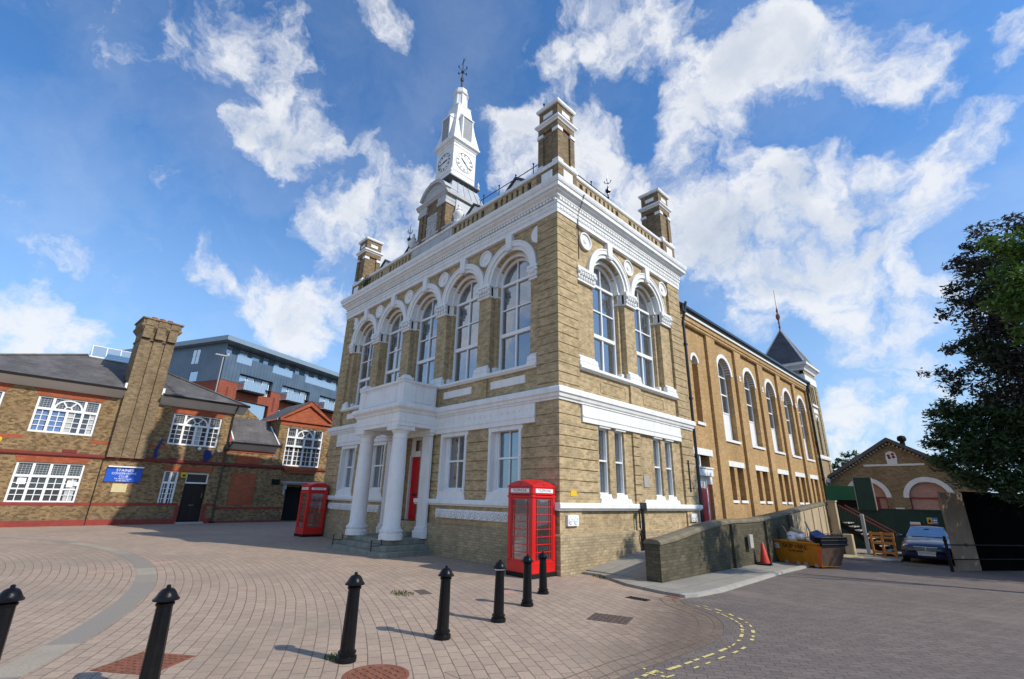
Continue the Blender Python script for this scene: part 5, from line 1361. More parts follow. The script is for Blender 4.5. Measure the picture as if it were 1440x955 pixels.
# chimney stack
cs = MB(SD); cs.prism([(-5.88,3.5),(-4.18,3.5),(-4.20,10.3),(-5.86,10.3)],-1.6,.16)
for a,b in ((-5.88,-5.42),(-4.64,-4.18)): cs.fbox(a,b,3.5,10.28,.16,.26)
for a,b in ((-5.24,-4.82),): cs.fbox(a,b,3.5,10.28,.16,.24)
cs.sweep((-1.6,.22,-5.86,-4.2),[(-.3,10.28),(.04,10.28),(.06,10.36),(-.3,10.42)]); cs.sweep((-1.6,.22,-5.86,-4.2),[(-.4,10.40),(0,10.40),(0,10.80),(.10,10.95),(.20,11.10),(.20,11.18),(.14,11.22),(.14,11.50),(.22,11.54),(.22,11.62),(-.4,11.66)])
for a in (-5.88,-5.25,-4.62): cs.fbox(a,a+.44,10.4,11.5,.16,.42)
cs.build('chimney', M['sootbrick'], CLUB)
cp = MB()
for y in (-5.4,-5.0,-4.6): cp.lathe(-.35,y,[(.13,11.6),(.13,11.78),(.16,11.80),(.16,11.88),(.12,11.9)],10)
cp.build('chimney_pot', M['redbrick'], CLUB)
ft = MB(); ft.box(.0,.3,-5.98,-5.88,7.2,7.6); ft.box(.0,.3,-4.18,-4.06,7.2,7.6); ft.build('chimney_flashing', M['cleanwhite'], CLUB)
# club windows
def club_window(u0,u1,z0,z1,style,curt=None,o=-.14):
    fm = MB(SD); fr = .09; n = 4 if u1-u0 > 1.5 else 2; w = (u1-u0)/n
    tz = z1-(z1-z0)*.34 if style != 'tall' else z1-(z1-z0)*.25
    fm.fbox(u0,u0+fr,z0,z1,o,o+.09); fm.fbox(u1-fr,u1,z0,z1,o,o+.09); fm.fbox(u0+fr,u1-fr,z0,z0+fr,o,o+.12); fm.fbox(u0+fr,u1-fr,z1-.05,z1,o,o+.09)
    fm.fbox(u0+fr,u1-fr,tz-.06,tz+.06,o,o+.10)
    segs = [(z0+fr,tz-.06)]
    if style == 'tall': 
        t2 = z1-(z1-z0)*.48; fm.fbox(u0+fr,u1-fr,t2-.06,t2+.06,o,o+.10); segs = [(z0+fr,t2-.06)]
    for i in range(1,n):
        u = u0+w*i; arched = style in ('arch','tall') and i == 2
        fm.fbox(u-.055,u+.055,z0+fr,tz-.06,o,o+.085)
        if not arched: fm.fbox(u-.055,u+.055,tz+.06,z1-.05,o,o+.085)
    if style in ('arch','tall'):
        c = (u0+u1)/2; r = w*.93; hh = z1-.06-tz-.06
        k = MB(); pts_o = []; 
        N = 16
        for ro, ri, a0, a1 in ((1.0,.86,0,PI),(.30,.20,0,PI)):
            for i in range(N):
                q = []
                for rr,aa in ((ro,i),(ro,i+1),(ri,i+1),(ri,i)):
                    a = a0+(a1-a0)*aa/N; q.append((c+r*rr*math.cos(a), tz+.06+hh*rr*math.sin(a)))
                fm.prism(q,o+.002,o+.075)
        for a in (PI/3,2*PI/3):
            q = []
            for rr,tt in ((.28,-.03),(.28,.03),(.9,.03),(.9,-.03)): q.append((c+r*rr*math.cos(a)-tt*math.sin(a), tz+.06+hh*rr*math.sin(a)+tt*math.cos(a)))
            fm.prism(q,o+.004,o+.06)
    for i in range(n):
        a = u0+w*i; b = a+w; m_ = (a+b)/2
        for s0,s1 in segs:
            fm.fbox(m_-.018,m_+.018,s0,s1,o+.006,o+.05)
            k = 4 if style != 'low' else 4
            for j in range(1,k): zz = s0+(s1-s0)*j/k; fm.fbox(a+.05,b-.05,zz-(.035 if (style=='low' and j==2) else .016),zz+(.035 if (style=='low' and j==2) else .016),o+.006,o+.048)
    wn = fm.build('window', M['cleanwhite'], CLUB)
    MB(SD).fbox(u0+.04,u1-.04,z0+.04,z1-.02,o-.004,o+.001).build('pane', M['darkglass'], wn)
    ld = MB(SD)
    for i in range(n):
        a = u0+w*i; b = a+w
        zt0 = tz+.06 if style != 'tall' else z1-(z1-z0)*.48+.06
        k = 5
        for j in range(1,k): 
            ld.fbox(a+(b-a)*j/k-.008,a+(b-a)*j/k+.008,zt0,z1-.05,o+.001,o+.008)
            zz = zt0+(z1-.05-zt0)*j/k; ld.fbox(a+.05,b-.05,zz-.008,zz+.008,o+.001,o+.0085)
    ld.build('leading', M['louvre'], wn)
    if curt:
        for a,b,mt in curt: folds(SD,a,b,z0+.1,tz-.06,o+.003,5,.001).build('curtain', M[mt], wn)
    return wn
club_window(-9.23,-6.70,4.52,6.34,'arch',[(-9.1,-8.7,'bluecurtain'),(-8.55,-8.05,'bluecurtain'),(-7.9,-7.65,'curtain'),(-7.0,-6.8,'curtain')])
club_window(-9.20,-6.60,1.12,3.04,'low',[(-7.1,-6.75,'curtain')])
club_window(-3.26,-.60,4.45,6.28,'arch',[(-1.9,-1.6,'curtain')])
club_window(-3.02,-2.28,1.02,2.92,'two')
club_window(-13.2,-10.45,4.5,6.34,'arch'); club_window(-13.2,-10.6,1.12,3.04,'low')
club_window(3.70,6.36,3.64,6.28,'tall',None,-.20)
# doors, transom light, canopy
dd = MB(SD); dd.fbox(-1.80,-.70,.14,2.26,-.20,-.14)
for u0 in (-1.72,-1.22):
    for z0,z1 in ((.26,.95),(1.1,1.6),(1.7,2.15)): dd.fbox(u0,u0+.42,z0,z1,-.14,-.125)
dro = dd.build('door', M['black'], CLUB, bevel=.008); MB(SD).fbox(-1.38,-1.12,1.0,1.06,-.125,-.11).build('letter_plate', M['chrome'], dro); MB(SD).fbox(-.82,-.78,1.45,1.75,-.14,-.09).build('door_handle', M['chrome'], dro)
tf = MB(SD); tf.fbox(-1.86,-.66,2.26,2.34,-.2,-.06); tf.fbox(-1.86,-.66,2.80,2.88,-.2,-.06); tf.fbox(-1.86,-1.80,2.34,2.80,-.2,-.07); tf.fbox(-.72,-.66,2.34,2.80,-.2,-.07); tfo = tf.build('transom_light', M['cleanwhite'], CLUB)
MB(SD).fbox(-1.8,-.72,2.34,2.80,-.15,-.14).build('pane', M['darkglass'], tfo)
MB().box(.03,.45,-1.95,-.55,-.02,.10).build('door_step', M['stone'], CLUB, bevel=.015)
d2 = MB(SD); d2.fbox(4.25,6.0,.05,2.25,-.35,-.26)
for i in range(9): d2.fbox(4.27+i*.193,4.44+i*.193,.08,2.2,-.26,-.25)
d2.build('wing_door', M['blackmatt'], CLUB)
cn = MB(SD); cn.fbox(3.85,6.4,2.52,2.60,-.05,.50); cn.fbox(3.9,6.35,2.42,2.52,-.05,.40); 
for u in (4.08,6.15): cn.prism([(u-.06,1.75),(u+.06,1.75),(u+.06,2.42),(u-.06,2.42)],-.05,.06); cn.prism([(u-.06,2.1),(u+.06,2.1),(u+.06,2.42),(u-.06,2.42)],.06,.24)
cn.build('door_canopy', M['lead'], CLUB)
MB(SD).fbox(3.20,3.72,2.36,2.72,-.06,-.02).build('vent_grille', M['blackmatt'], CLUB)
pi = MB(); pi.tube([(.60,-.02,7.12),(.40,-.02,6.9),(.09,-.02,6.5),(.09,-.02,0.02)], .05, 8); pi.tube([(.45,.15,4.82),(.2,.05,4.6),(.1,-.02,4.5)],.045,8); pi.box(.02,.24,-.14,.10,4.3,4.7); pi.box(.0,.18,-.16,.12,0,.12)
pi.tube([(.03,-5.95,3.4),(.03,-5.95,.05)],.022,6); pi.tube([(.03,-.55,3.4),(.03,-.58,2.9),(.03,-.62,2.75)],.015,5)
pi.build('downpipe', M['black'], CLUB)
# boards, banners and lights hung on the club
def club_pt(u,z,o):
    c,s = math.cos(R(4)),math.sin(R(4)); return (-26.149+o*c-u*s, -1.835+o*s+u*c, z)
sgn = thing('club_sign', 'blue painted club name board fixed to the brick wall', 'sign', (-26.149,-1.835,0), R(4))
MB(SD).fbox(-5.68,-4.08,2.22,2.97,.02,.06).build('board', M['sign'], sgn)
MB(SD).fbox(-5.66,-4.06,2.99,3.06,.02,.16).build('sign_light', M['cleanwhite'], sgn)
for txt,z,sz,sx in (('STAINES',2.835,.20,1.05),('CONSERVATIVE',2.665,.155,1.0),('CLUB',2.515,.165,1.05),('The Market Square',2.39,.10,1.0),('01784 453171',2.285,.10,1.0)):
    text_obj('lettering', txt, sz, M['letter'], MF(SD,-4.88,z,.0605), sgn, .002, sx)
tag(MB(club_pt).fbox(-5.26,-4.60,1.68,2.13,.01,.03).build('notice_board', M['cream']), 'plain cream notice board under the blue club sign', 'notice board')
bA = MB(club_pt); bA.prism([(-3.58,4.72),(-3.50,4.74),(-3.66,4.05),(-3.60,3.62),(-3.80,3.66),(-3.78,4.1)],.10,.16); tag(bA.build('flag', M['flagblue']), 'furled blue flag on a short pole above the club sign', 'flag')
pole = MB(club_pt); 
bB = MB(club_pt); bB.prism([(-1.22,4.28),(-.86,4.26),(-.84,4.05),(-.90,3.66),(-1.20,3.60),(-1.26,4.0)],.12,.16); bb = bB.build('club_banner', M['flagblue']); tag(bb, 'small blue hanging banner over the black club door', 'banner')
def lamp_thing(u,z,label):
    m = MB(); p0 = club_pt(u,z,.0); p1 = club_pt(u,z+.05,.18); m.tube([p0,p1],.02,6); m.blob((p1[0],p1[1],p1[2]-.05),.10,10,6)
    tag(m.build('wall_lamp', M['cleanwhite'], smooth=True), label, 'lamp', 'round wall lamps on the club')
lamp_thing(-1.55,4.30,'white round wall lamp left of the blue banner'); lamp_thing(-.45,4.25,'white round wall lamp right of the blue banner'); lamp_thing(2.95,4.15,'white round wall lamp beside the tall wing window')
def alarm(u,z,label):
    m = MB(club_pt); m.prism([(u-.17,z+.05),(u-.10,z-.15),(u+.10,z-.15),(u+.17,z+.05),(u+.14,z+.16),(u-.14,z+.16)],.0,.09); o = m.build('alarm_box', M['yellow'], bevel=.015); tag(o,label,'alarm box','yellow alarm boxes on the club')
    tag(MB(club_pt).prism([(u-.09,z+.04),(u-.05,z-.08),(u+.05,z-.08),(u+.09,z+.04)],.09,.10).build('badge', M['blackletter'], None), None)
    return o
def alarm2(u,z,label):
    t = thing('alarm_box', label, 'alarm box', (-26.149,-1.835,0), R(4), 'yellow alarm boxes on the club')
    m = MB(SD); m.prism([(u-.17,z+.05),(u-.10,z-.15),(u+.10,z-.15),(u+.17,z+.05),(u+.14,z+.16),(u-.14,z+.16)],.0,.09); m.build('case', M['yellow'], t, bevel=.015)
    MB(SD).prism([(u-.09,z+.04),(u-.05,z-.08),(u+.05,z-.08),(u+.09,z+.04)],.09,.10).build('badge', M['blackletter'], t)
alarm2(-2.02,2.72,'yellow alarm box beside the black club door'); alarm2(-10.15,3.98,'yellow alarm box near the left border, above the string course')
# papers in the lower window
pa = MB(club_pt); pa.fbox(-8.98,-8.66,1.98,2.28,-.075,-.07); pa.fbox(-7.12,-6.86,1.88,2.2,-.075,-.07); pa.fbox(-6.84,-6.66,1.95,2.15,-.075,-.07)
tag(pa.build('paper_notice', M['letter']), 'white paper notices stuck in the lower left club window', 'notices')
# floodlight pole behind the club roof
fp = MB(); q = club_pt(.9,0,-8.0); fp.tube([(q[0],q[1],0),(q[0],q[1],12.35)],.045,6); fpo = thing('floodlight_pole','thin pole with a pale floodlight rising behind the club roof','light pole',(0,0,0)); fp.build('pole', M['louvre'], fpo)
fl = MB(); fl.box(q[0]-.2,q[0]+.1,q[1]-.6,q[1]+.25,12.3,12.40); fl.box(q[0]-.1,q[0]+.1,q[1]+.2,q[1]+.38,12.36,12.6); fl.build('floodlight', M['louvre'], fpo)

# ------------------------------------------------------------------ apartment block behind
AP = thing('apartment_block', 'modern flats with dark seamed cladding over red brick and glass balconies', 'apartment block', (-52.02,2.37,0), math.atan2(.4,.92))
ab = MB(SD)
recess = [(2.3,7.1),(8.6,13.4),(15.3,20.1),(21.6,26.4)]
ab.wall(rect(0,30,0,14.0), [rect(a,b,13.2,14.0-.001) for a,b in recess]+[rect(a,b,10.2,12.1) for a,b in recess], 0.0, 1.3)
ab.T = FR; ab.wall(rect(-24,0,0,13.9), [], 0.0, .1)
ab.build('brick_wall', M['aptbrick'], AP)
ac = MB(SD); ac.wall(rect(0,30,14.0,17.15), [rect(a,b,14.001,15.2) for a,b in recess]+[rect(1.5,3.55,16.4,17.149),rect(6.7,9.9,16.4,17.149),rect(12.2,18.2,16.4,17.149),rect(20.5,26,16.4,17.149)], .04, 1.2)
ac.T = FR; ac.wall(rect(-24,-.0,13.88,17.1), [rect(-5.7,-4.4,16.1,17.1-.001),rect(-5.4,-4.0,13.95,15.2)], .04, .2); ac.wall(rect(-24,-.0,17.1,18.5), [rect(-5.7,-4.4,17.102,17.95)], -.0, .2)
ac.T = SD; ac.wall(rect(0,30,17.1,18.6), [], -1.2, .1); ac.box(-24,-.0,0.0,1.2,17.0,17.1)
ac.build('cladding', M['cladding'], AP)
MB().box(-24,-1.35,.1,30,0,17.0).build('inner_wall', M['interior'], AP)
MB().add([(.75,-.7,18.45),(.75,30,18.45),(-25,30,18.45),(-25,-.7,18.45),(.75,-.7,19.0),(.75,30,19.0),(-25,30,19.0),(-25,-.7,19.0)],[(0,3,2,1),(4,5,6,7),(0,1,5,4),(1,2,6,5),(2,3,7,6),(3,0,4,7)]).build('roof', M['fascia'], AP)
rv = MB()
for y in (5.5,9.2,13.0,17.5,22): rv.lathe(-1.5,y,[(.5,19.0),(.5,19.12),(.3,19.25),(.0,19.3)],8)
rv.build('roof_vent', M['letter'], AP)
for a,b in recess:
    w = MB(SD)
    for u0,u1 in ((a+.1,a+1.3),(a+1.4,a+2.4),(b-1.25,b-.15)): w.fbox(u0,u1,13.25,15.1,-.5,-.44)
    wo = w.build('balcony_door', M['letter'], AP)
    p = MB(SD)
    for u0,u1 in ((a+.2,a+1.2),(a+1.5,a+2.3),(b-1.15,b-.25)): p.fbox(u0,u1,13.35,15.0,-.44,-.43)
    p.build('pane', M['balcglass'], wo)
    MB(SD).fbox(a+2.5,b-1.4,13.2,15.2,-.5,-.42).build('cladding_panel', M['fascia'], AP)
    bl = MB(SD); bl.fbox(a,a+3.0,13.0,13.2,-.6,1.1); bo_ = bl.build('balcony', M['blackmatt'], AP)
    gl = MB(SD); gl.fbox(a+.03,a+2.97,13.25,14.2,1.04,1.07); gl.fbox(a,a+.03,13.25,14.2,.05,1.05); gl.fbox(a+2.97,a+3.0,13.25,14.2,.05,1.05); gl.build('balcony_glass', M['balcglass'], bo_)
    rr = MB(SD); rr.fbox(a,a+3.0,14.2,14.25,1.02,1.09)
    for k in range(7): rr.fbox(a+k*.49,a+k*.49+.04,13.2,14.2,1.07,1.09)
    rr.build('balcony_rail', M['louvre'], bo_)
    MB(SD).fbox(a+.3,b-.3,10.25,12.0,-.3,-.22).build('lower_window', M['balcglass'], AP)
ug = MB(SD)
for a,b in ((1.5,3.55),(6.7,9.9),(12.2,18.2),(20.5,26)): ug.fbox(a,b,16.4,17.3,.0,.03)
ug.build('balcony_glass', M['balcglass'], AP)
uw = MB(SD); random.seed(8)
for k in range(16):
    u = .8+k*1.75
    uw.fbox(u,u+random.choice((.7,1.1)),17.1,18.3,-1.2,-1.15)
uw.build('upper_window', M['balcglass'], AP)
lw_ = MB(FR); lw_.fbox(-5.65,-5.1,16.15,17.9,-.02,.02); lw_.fbox(-5.0,-4.45,16.15,17.9,-.02,.02); lw_.fbox(-5.35,-4.05,14.0,15.15,-.02,.0); lw_.build('end_window', M['balcglass'], AP)
wb = MB(SD)
for u in (1.0,7.6,14.2): wb.fbox(u,u+.25,11.5,13.3,-.3,.012)
wb.build('brick_slot', M['darkred'], AP)

# ------------------------------------------------------------------ ramp, ramp wall, stairs
rm = MB(); pts = [(1.05,.08),(9.2,1.0),(17.2,1.25),(17.2,-.4),(1.05,-.4)]
rm.add([(x,y,z) for x in (.06,2.2) for y,z in pts],[(0,1,2,3,4),(9,8,7,6,5),(0,5,6,1),(1,6,7,2),(2,7,8,3),(4,9,5,0)])
tag(rm.build('ramp', M['pave']), kind='structure')
prof = [(.93,.955),(1.6,1.0),(2.3,1.08),(3.1,1.18),(3.8,1.26),(4.6,1.33),(5.5,1.37),(7.4,1.37),(8.4,1.42),(10.0,1.52),(11.5,1.62),(13.1,1.74),(15,1.87),(17.0,1.99)]
rw = MB(); n = len(prof)
for x0,x1,dz in ((1.95,2.36,0.0),):
    p = [(x,y,z-.06) for x in (x0,x1) for y,z in prof]+[(x,y,gz(y)-.06) for x in (x0,x1) for y,z in prof]
    f = []
    for i in range(n-1):
        f += [(i,i+1,n+i+1,n+i),(i,2*n+i,2*n+i+1,i+1),(n+i,n+i+1,3*n+i+1,3*n+i)]
    f += [(0,n,3*n,2*n),(n-1,2*n-1,4*n-1,3*n-1)]; rw.add(p,f)
def ztop(y):
    for (y0,z0),(y1,z1) in zip(prof[:-1],prof[1:]):
        if y0 <= y <= y1: return z0+(z1-z0)*(y-y0)/(y1-y0)
    return prof[-1][1]
for y in (5.45,8.4,11.0): rw.box(2.36,2.44,y-.2,y+.2,gz(y)-.05,ztop(y)-.08)
RW = thing('ramp_wall','weathered brick wall rising beside the ramp, streaked black and green','wall')
rw.build('brickwork', M['wallbrick'], RW)
# coping: rounded render cap
cp_ = MB(); sec = [(-.235,-.07),(-.235,-.02),(-.17,.035),(0,.05),(.17,.035),(.235,-.02),(.235,-.07)]; m = len(sec)
p = [(2.155+dx,y,z+dz) for y,z in prof for dx,dz in sec]; f = []
for i in range(n-1):
    for k in range(m-1): f.append((i*m+k,i*m+k+1,(i+1)*m+k+1,(i+1)*m+k))
f += [tuple(range(m)), tuple((n-1)*m+k for k in range(m))]
M['coping'] = plain('stained_coping', (.17,.145,.10), .9, .2, var=.3, scale=4, streak=.5, streakcol=(.10,.09,.07), bmp=.3)
cp_.add(p,f); cp_.build('coping', M['coping'], RW)
# concrete strip with vertical board marks on the far part
cc = MB(); cc.add([(2.37,11.2,gz(11.2)-.05),(2.37,17.0,gz(17)-.05),(2.37,17.0,1.90),(2.37,15,1.78),(2.37,13.1,1.65),(2.37,11.2,1.53),(2.34,11.2,gz(11.2)-.05),(2.34,17.0,gz(17)-.05)],[(0,1,2,3,4,5)])
for y in (11.9,13.0,14.2,15.3,16.2): cc.box(2.365,2.40,y,y+.06,gz(y),ztop(y)-.1)
M['concrete'] = plain('streaky_concrete', (.46,.36,.23), .9, .2, var=.15, scale=2, streak=.6, streakcol=(.16,.13,.10), bmp=.2)
cc.build('render_panel', M['concrete'], RW)
tag(MB().box(2.44,2.52,6.35,6.62,.55,.95).build('meter_box', M['stone'], bevel=.01), 'small grey box fixed to the ramp wall above the cone', 'meter box')
ep = thing('gate_pier','pale rendered pier at the top of the outside stairs','pier',(0,0,0)); MB().box(2.45,2.75,16.7,17.0,-.35,2.05).build('shaft', M['concrete'], ep, bevel=.01); MB().box(2.42,2.78,16.67,17.03,2.05,2.12).build('cap', M['stone'], ep)
st = thing('outside_stairs','black iron outside stairs with pale treads and red handrails','stairs',(0,0,0))
tr_ = MB(); 
for i in range(9):
    x = 2.75+i*.2; z = 1.15-i*.155; tr_.box(x,x+.26,17.2,18.5,z-.04,z)
tr_.build('tread', M['stone'], st)
sg = MB()
for y in (17.2,18.5): sg.add([(2.7,y,.95),(4.6,y,-.45),(4.75,y,-.30),(2.7,y,1.25),(2.7,y+.04,.95),(4.6,y+.04,-.45),(4.75,y+.04,-.30),(2.7,y+.04,1.25)],[(0,1,2,3),(7,6,5,4),(0,4,5,1),(1,5,6,2),(2,6,7,3)])
sg.build('stringer', M['blackmatt'], st)
hr = MB()
for y in (17.2,18.5): hr.tube([(2.75,y,1.92),(4.55,y,.78)],.03,6)
hr.build('handrail', M['darkred'], st)
bl = MB()
for i in range(17):
    x = 2.8+i*.105; z = 1.9-(x-2.75)*.633
    bl.tube([(x,17.2,z),(x,17.2,z-.78)],.011,4)
bl.tube([(3.64,17.2,.6),(3.64,17.2,1.5)],.02,4); bl.build('baluster', M['black'], st)
tag(MB().box(3.57,3.70,17.0,17.14,-.3,1.55).build('fence_post', M['louvre'], bevel=.01), 'pale grey post halfway along the outside stairs', 'post')
tag(MB().box(3.05,3.40,15.6,15.9,-.25,.72).build('brick_pier', M['concrete'], bevel=.02), 'low pale sunlit pier beside the black gate', 'pier')
gt_ = thing('iron_gate','black sheeted iron gate beside the low pale pier','gate',(0,0,0)); g = MB(); g.add([(2.62,14.6,-.2),(3.05,15.62,-.2),(3.05,15.62,.70),(2.62,14.6,.68)],[(0,1,2,3)]); g.build('sheet', M['blackmatt'], gt_)
g = MB(); 
for i in range(6): 
    t = i/5; x = 2.62+.43*t; y = 14.6+1.02*t; g.tube([(x-.03,y,-.25),(x-.03,y,.74)],.014,4)
g.tube([(2.6,14.6,.72),(3.03,15.62,.74)],.018,5); g.build('frame', M['black'], gt_)
rl_ = thing('spiked_railing','black spiked railing standing behind the skip','railing',(0,0,0)); g = MB()
for i in range(14):
    y = 10.8+i*.27; g.tube([(2.62,y,gz(y)-.02),(2.62,y,.80),(2.62,y,.90)],[.014,.014,.002],4)
g.build('bar', M['iron2'], rl_); g = MB(); 
for z in (.12,.68): g.tube([(2.62,10.7,z),(2.62,14.5,z)],.016,4)
g.build('rail', M['iron2'], rl_)
pl_ = thing('timber_barrier','orange timber barrier frame at the foot of the outside stairs','barrier',(0,0,0)); g = MB()
for x in (3.95,4.32,4.72): g.box(x-.04,x+.04,16.3,16.38,-.25,.85)
for z in (.05,.42,.78): g.box(3.91,4.76,16.27,16.30,z-.05,z+.05)
g.box(3.91,4.76,16.25,16.27,.60,.68)
g.build('frame', M['wood'], pl_)
tag(MB().blob((3.4,14.6,-.12),.5,10,5,(1.5,1.0,.18)).build('rubble_heap', M['gravelfill']), 'flat heap of sandy rubble beside the low pale pier', 'rubble')

# ------------------------------------------------------------------ skip, its rubbish and the cone
skx = Vector((.923,-.385,0)).normalized(); sky_ = Vector((.385,.923,0)).normalized(); sc0 = Vector((3.32,9.22,0)); zb = -.06
SK = thing('skip','orange yellow rubbish skip with dark rusty end','skip',(0,0,0))
def skp(a,b,z): v = sc0+skx*a*.82+sky_*b*.74; return (v.x,v.y,zb+z)
ms = MB(); hb, ht_, zt = .95, 1.32, .95
def skwall(a0,b0,a1,b1,t=.05): pass
q = [skp(-hb,-.62,.06),skp(hb,-.62,.06),skp(hb,.62,.06),skp(-hb,.62,.06), skp(-ht_,-.80,.72),skp(hb+.22,-.80,.72),skp(hb+.22,.80,.72),skp(-ht_,.80,.72), skp(-ht_-.02,-.82,zt-.20),skp(hb+.28,-.82,zt-.2),skp(hb+.28,.82,zt-.2),skp(-ht_-.02,.82,zt-.2)]
ms.add(q,[(0,3,2,1),(0,1,5,4),(1,2,6,5),(2,3,7,6),(3,0,4,7),(4,5,9,8),(5,6,10,9),(6,7,11,10),(7,4,8,11)])
inn = [skp(-ht_+.05,-.75,zt-.2),skp(hb+.2,-.75,zt-.2),skp(hb+.2,.75,zt-.2),skp(-ht_+.05,.75,zt-.2),skp(-hb,-.55,.45),skp(hb-.1,-.55,.45),skp(hb-.1,.55,.45),skp(-hb,.55,.45)]
ms.add(inn,[(0,1,5,4),(1,2,6,5),(2,3,7,6),(3,0,4,7),(4,5,6,7)])
body = ms.build('body', M['skipyel'], SK)
# end plate and rim
me_ = MB(); me_.add([skp(hb+.012,-.60,.08),skp(hb+.012,.60,.08),skp(hb+.232,.79,.72),skp(hb+.232,-.79,.72)],[(0,1,2,3)]); me_.add([skp(-ht_-.012,-.78,.72),skp(-hb-.012,-.60,.08),skp(-hb-.012,.60,.08),skp(-ht_-.012,.78,.72)],[(0,1,2,3)])
me_.build('rusty_end', M['rust'], SK)
lid = MB(); lid.add([skp(hb+.08,-.83,.70),skp(hb+.27,-.83,.70),skp(hb+.27,.83,.70),skp(hb+.08,.83,.70),skp(hb-.02,-.85,.96),skp(hb+.30,-.85,.96),skp(hb+.30,.85,.96),skp(hb-.02,.85,.96)],[(0,3,2,1),(4,5,6,7),(0,1,5,4),(1,2,6,5),(2,3,7,6),(3,0,4,7)])
for z in (.74,.86): lid.tube([skp(hb+.285,-.85,z),skp(hb+.285,.85,z)],.025,5)
lid.build('end_lip', M['black2'], SK)
rim = MB(); rim.tube([skp(-ht_,-.83,zt-.2),skp(hb+.2,-.83,zt-.2)],.035,6); rim.tube([skp(-ht_,.83,zt-.2),skp(hb+.2,.83,zt-.2)],.035,6); rim.build('rim', M['skipyel'], SK)
def skpanel(a0,z0,a1,z1,a2,z2,a3,z3,mat,name,push=.012):
    def P(a,z):
        t = (z-.06)/.66; b = -.62-.18*t-push; return skp(a,b,z)
    MB().add([P(a0,z0),P(a1,z1),P(a2,z2),P(a3,z3)],[(0,1,2,3)]).build(name, M[mat], SK)
skpanel(-1.08,.20,-.92,.20,-1.22,.66,-1.38,.66,'skiporange','stripe'); skpanel(.78,.12,.96,.12,1.16,.66,.98,.66,'skiporange','stripe')
ch_ = MB(); 
for a in (-.6,-.05,.3,.75):
    ch_.add([skp(a-.06,-.66,.04),skp(a+.06,-.66,.04),skp(a+.06,-.66,.14),skp(a-.06,-.66,.14),skp(a-.06,-.5,.04),skp(a+.06,-.5,.04),skp(a+.06,-.5,.14),skp(a-.06,-.5,.14)],[(0,1,2,3),(7,6,5,4),(0,4,5,1),(1,5,6,2),(2,6,7,3),(3,7,4,0)])
ch_.build('foot_block', M['stone'], SK)
def skM(a,z,push=.016):
    t = (z-.06)/.66; v = Vector(skp(a,-.62-.18*t-push,z)); up = (Vector(skp(0,-.80,.72))-Vector(skp(0,-.62,.06))).normalized(); x = skx; nn = x.cross(up)
    m = Matrix((x,up,nn)).transposed().to_4x4(); m.translation = v; return m
skpanel(-1.14,.50,-.74,.50,-.76,.67,-1.18,.67,'letter','name_patch',.014)
text_obj('lettering','JAG',.145,M['blackletter'],skM(-.95,.585),SK,.002,1.1); text_obj('lettering','SKIP HIRE',.19,M['blackletter'],skM(-.02,.60),SK,.002,1.15); text_obj('lettering','01784 245678',.085,M['blackletter'],skM(.0,.47),SK,.002,1.1)
# rubbish, each piece on its own
def slab(name,a,b,z,sx,sy,sz,rot,mat,label,cat):
    m = MB(); m.box(-sx/2,sx/2,-sy/2,sy/2,-sz/2,sz/2); o = m.build(name, M[mat], bevel=.01); o.location = skp(a,b,z); o.rotation_euler = rot; return tag(o,label,cat)
slab('cardboard_sheet',-.95,.15,.95,.04,.40,.55,(R(10),R(-25),R(20)),'card','torn upright cardboard sheet in the left part of the skip','cardboard')
slab('cardboard_box',-.62,.25,.92,.36,.30,.40,(R(15),R(20),R(40)),'card','brown cardboard box tilted in the skip beside the torn sheet','box')
slab('blue_crate',.55,.10,.88,.50,.34,.28,(R(18),R(28),R(-30)),'bluebox','dark blue crate tipped over near the right end of the skip','crate')
slab('timber_plank',.15,.05,.80,1.1,.10,.05,(R(5),R(14),R(-8)),'bag','pale plank lying across the skip','plank')
slab('timber_offcut',.02,.35,1.05,.05,.05,.75,(R(8),R(-16),0),'stone','thin pale stick standing up out of the skip','stick')
bgm = MB(); random.seed(4)
for i in range(7): bgm.blob((random.uniform(-.2,.2),random.uniform(-.13,.13),random.uniform(-.06,.10)), random.uniform(.11,.18), 9, 6, (1,1,.7))
bo__ = bgm.build('rubbish_bag', M['bag']); bo__.location = skp(-.30,-.1,.85); tag(bo__,'crumpled pale plastic rubbish bag in the middle of the skip','bag')
slab('red_tin',-.38,-.35,.86,.16,.12,.12,(R(20),R(30),R(20)),'cone','small red container beside the pale bag in the skip','container')
CN = thing('traffic_cone','red traffic cone on a black base by the ramp wall','traffic cone',(2.62,7.10,.055))
MB().box(-.24,.24,-.24,.24,0,.05).build('base', M['tyre'], CN, bevel=.015); MB().lathe(0,0,[(.17,.05),(.165,.08),(.045,.70),(.03,.72)],18).build('cone_body', M['cone'], CN, smooth=True)
CN.rotation_euler = (R(1.5),R(-1.5),R(20)); CN.scale = (.85,.85,.88)

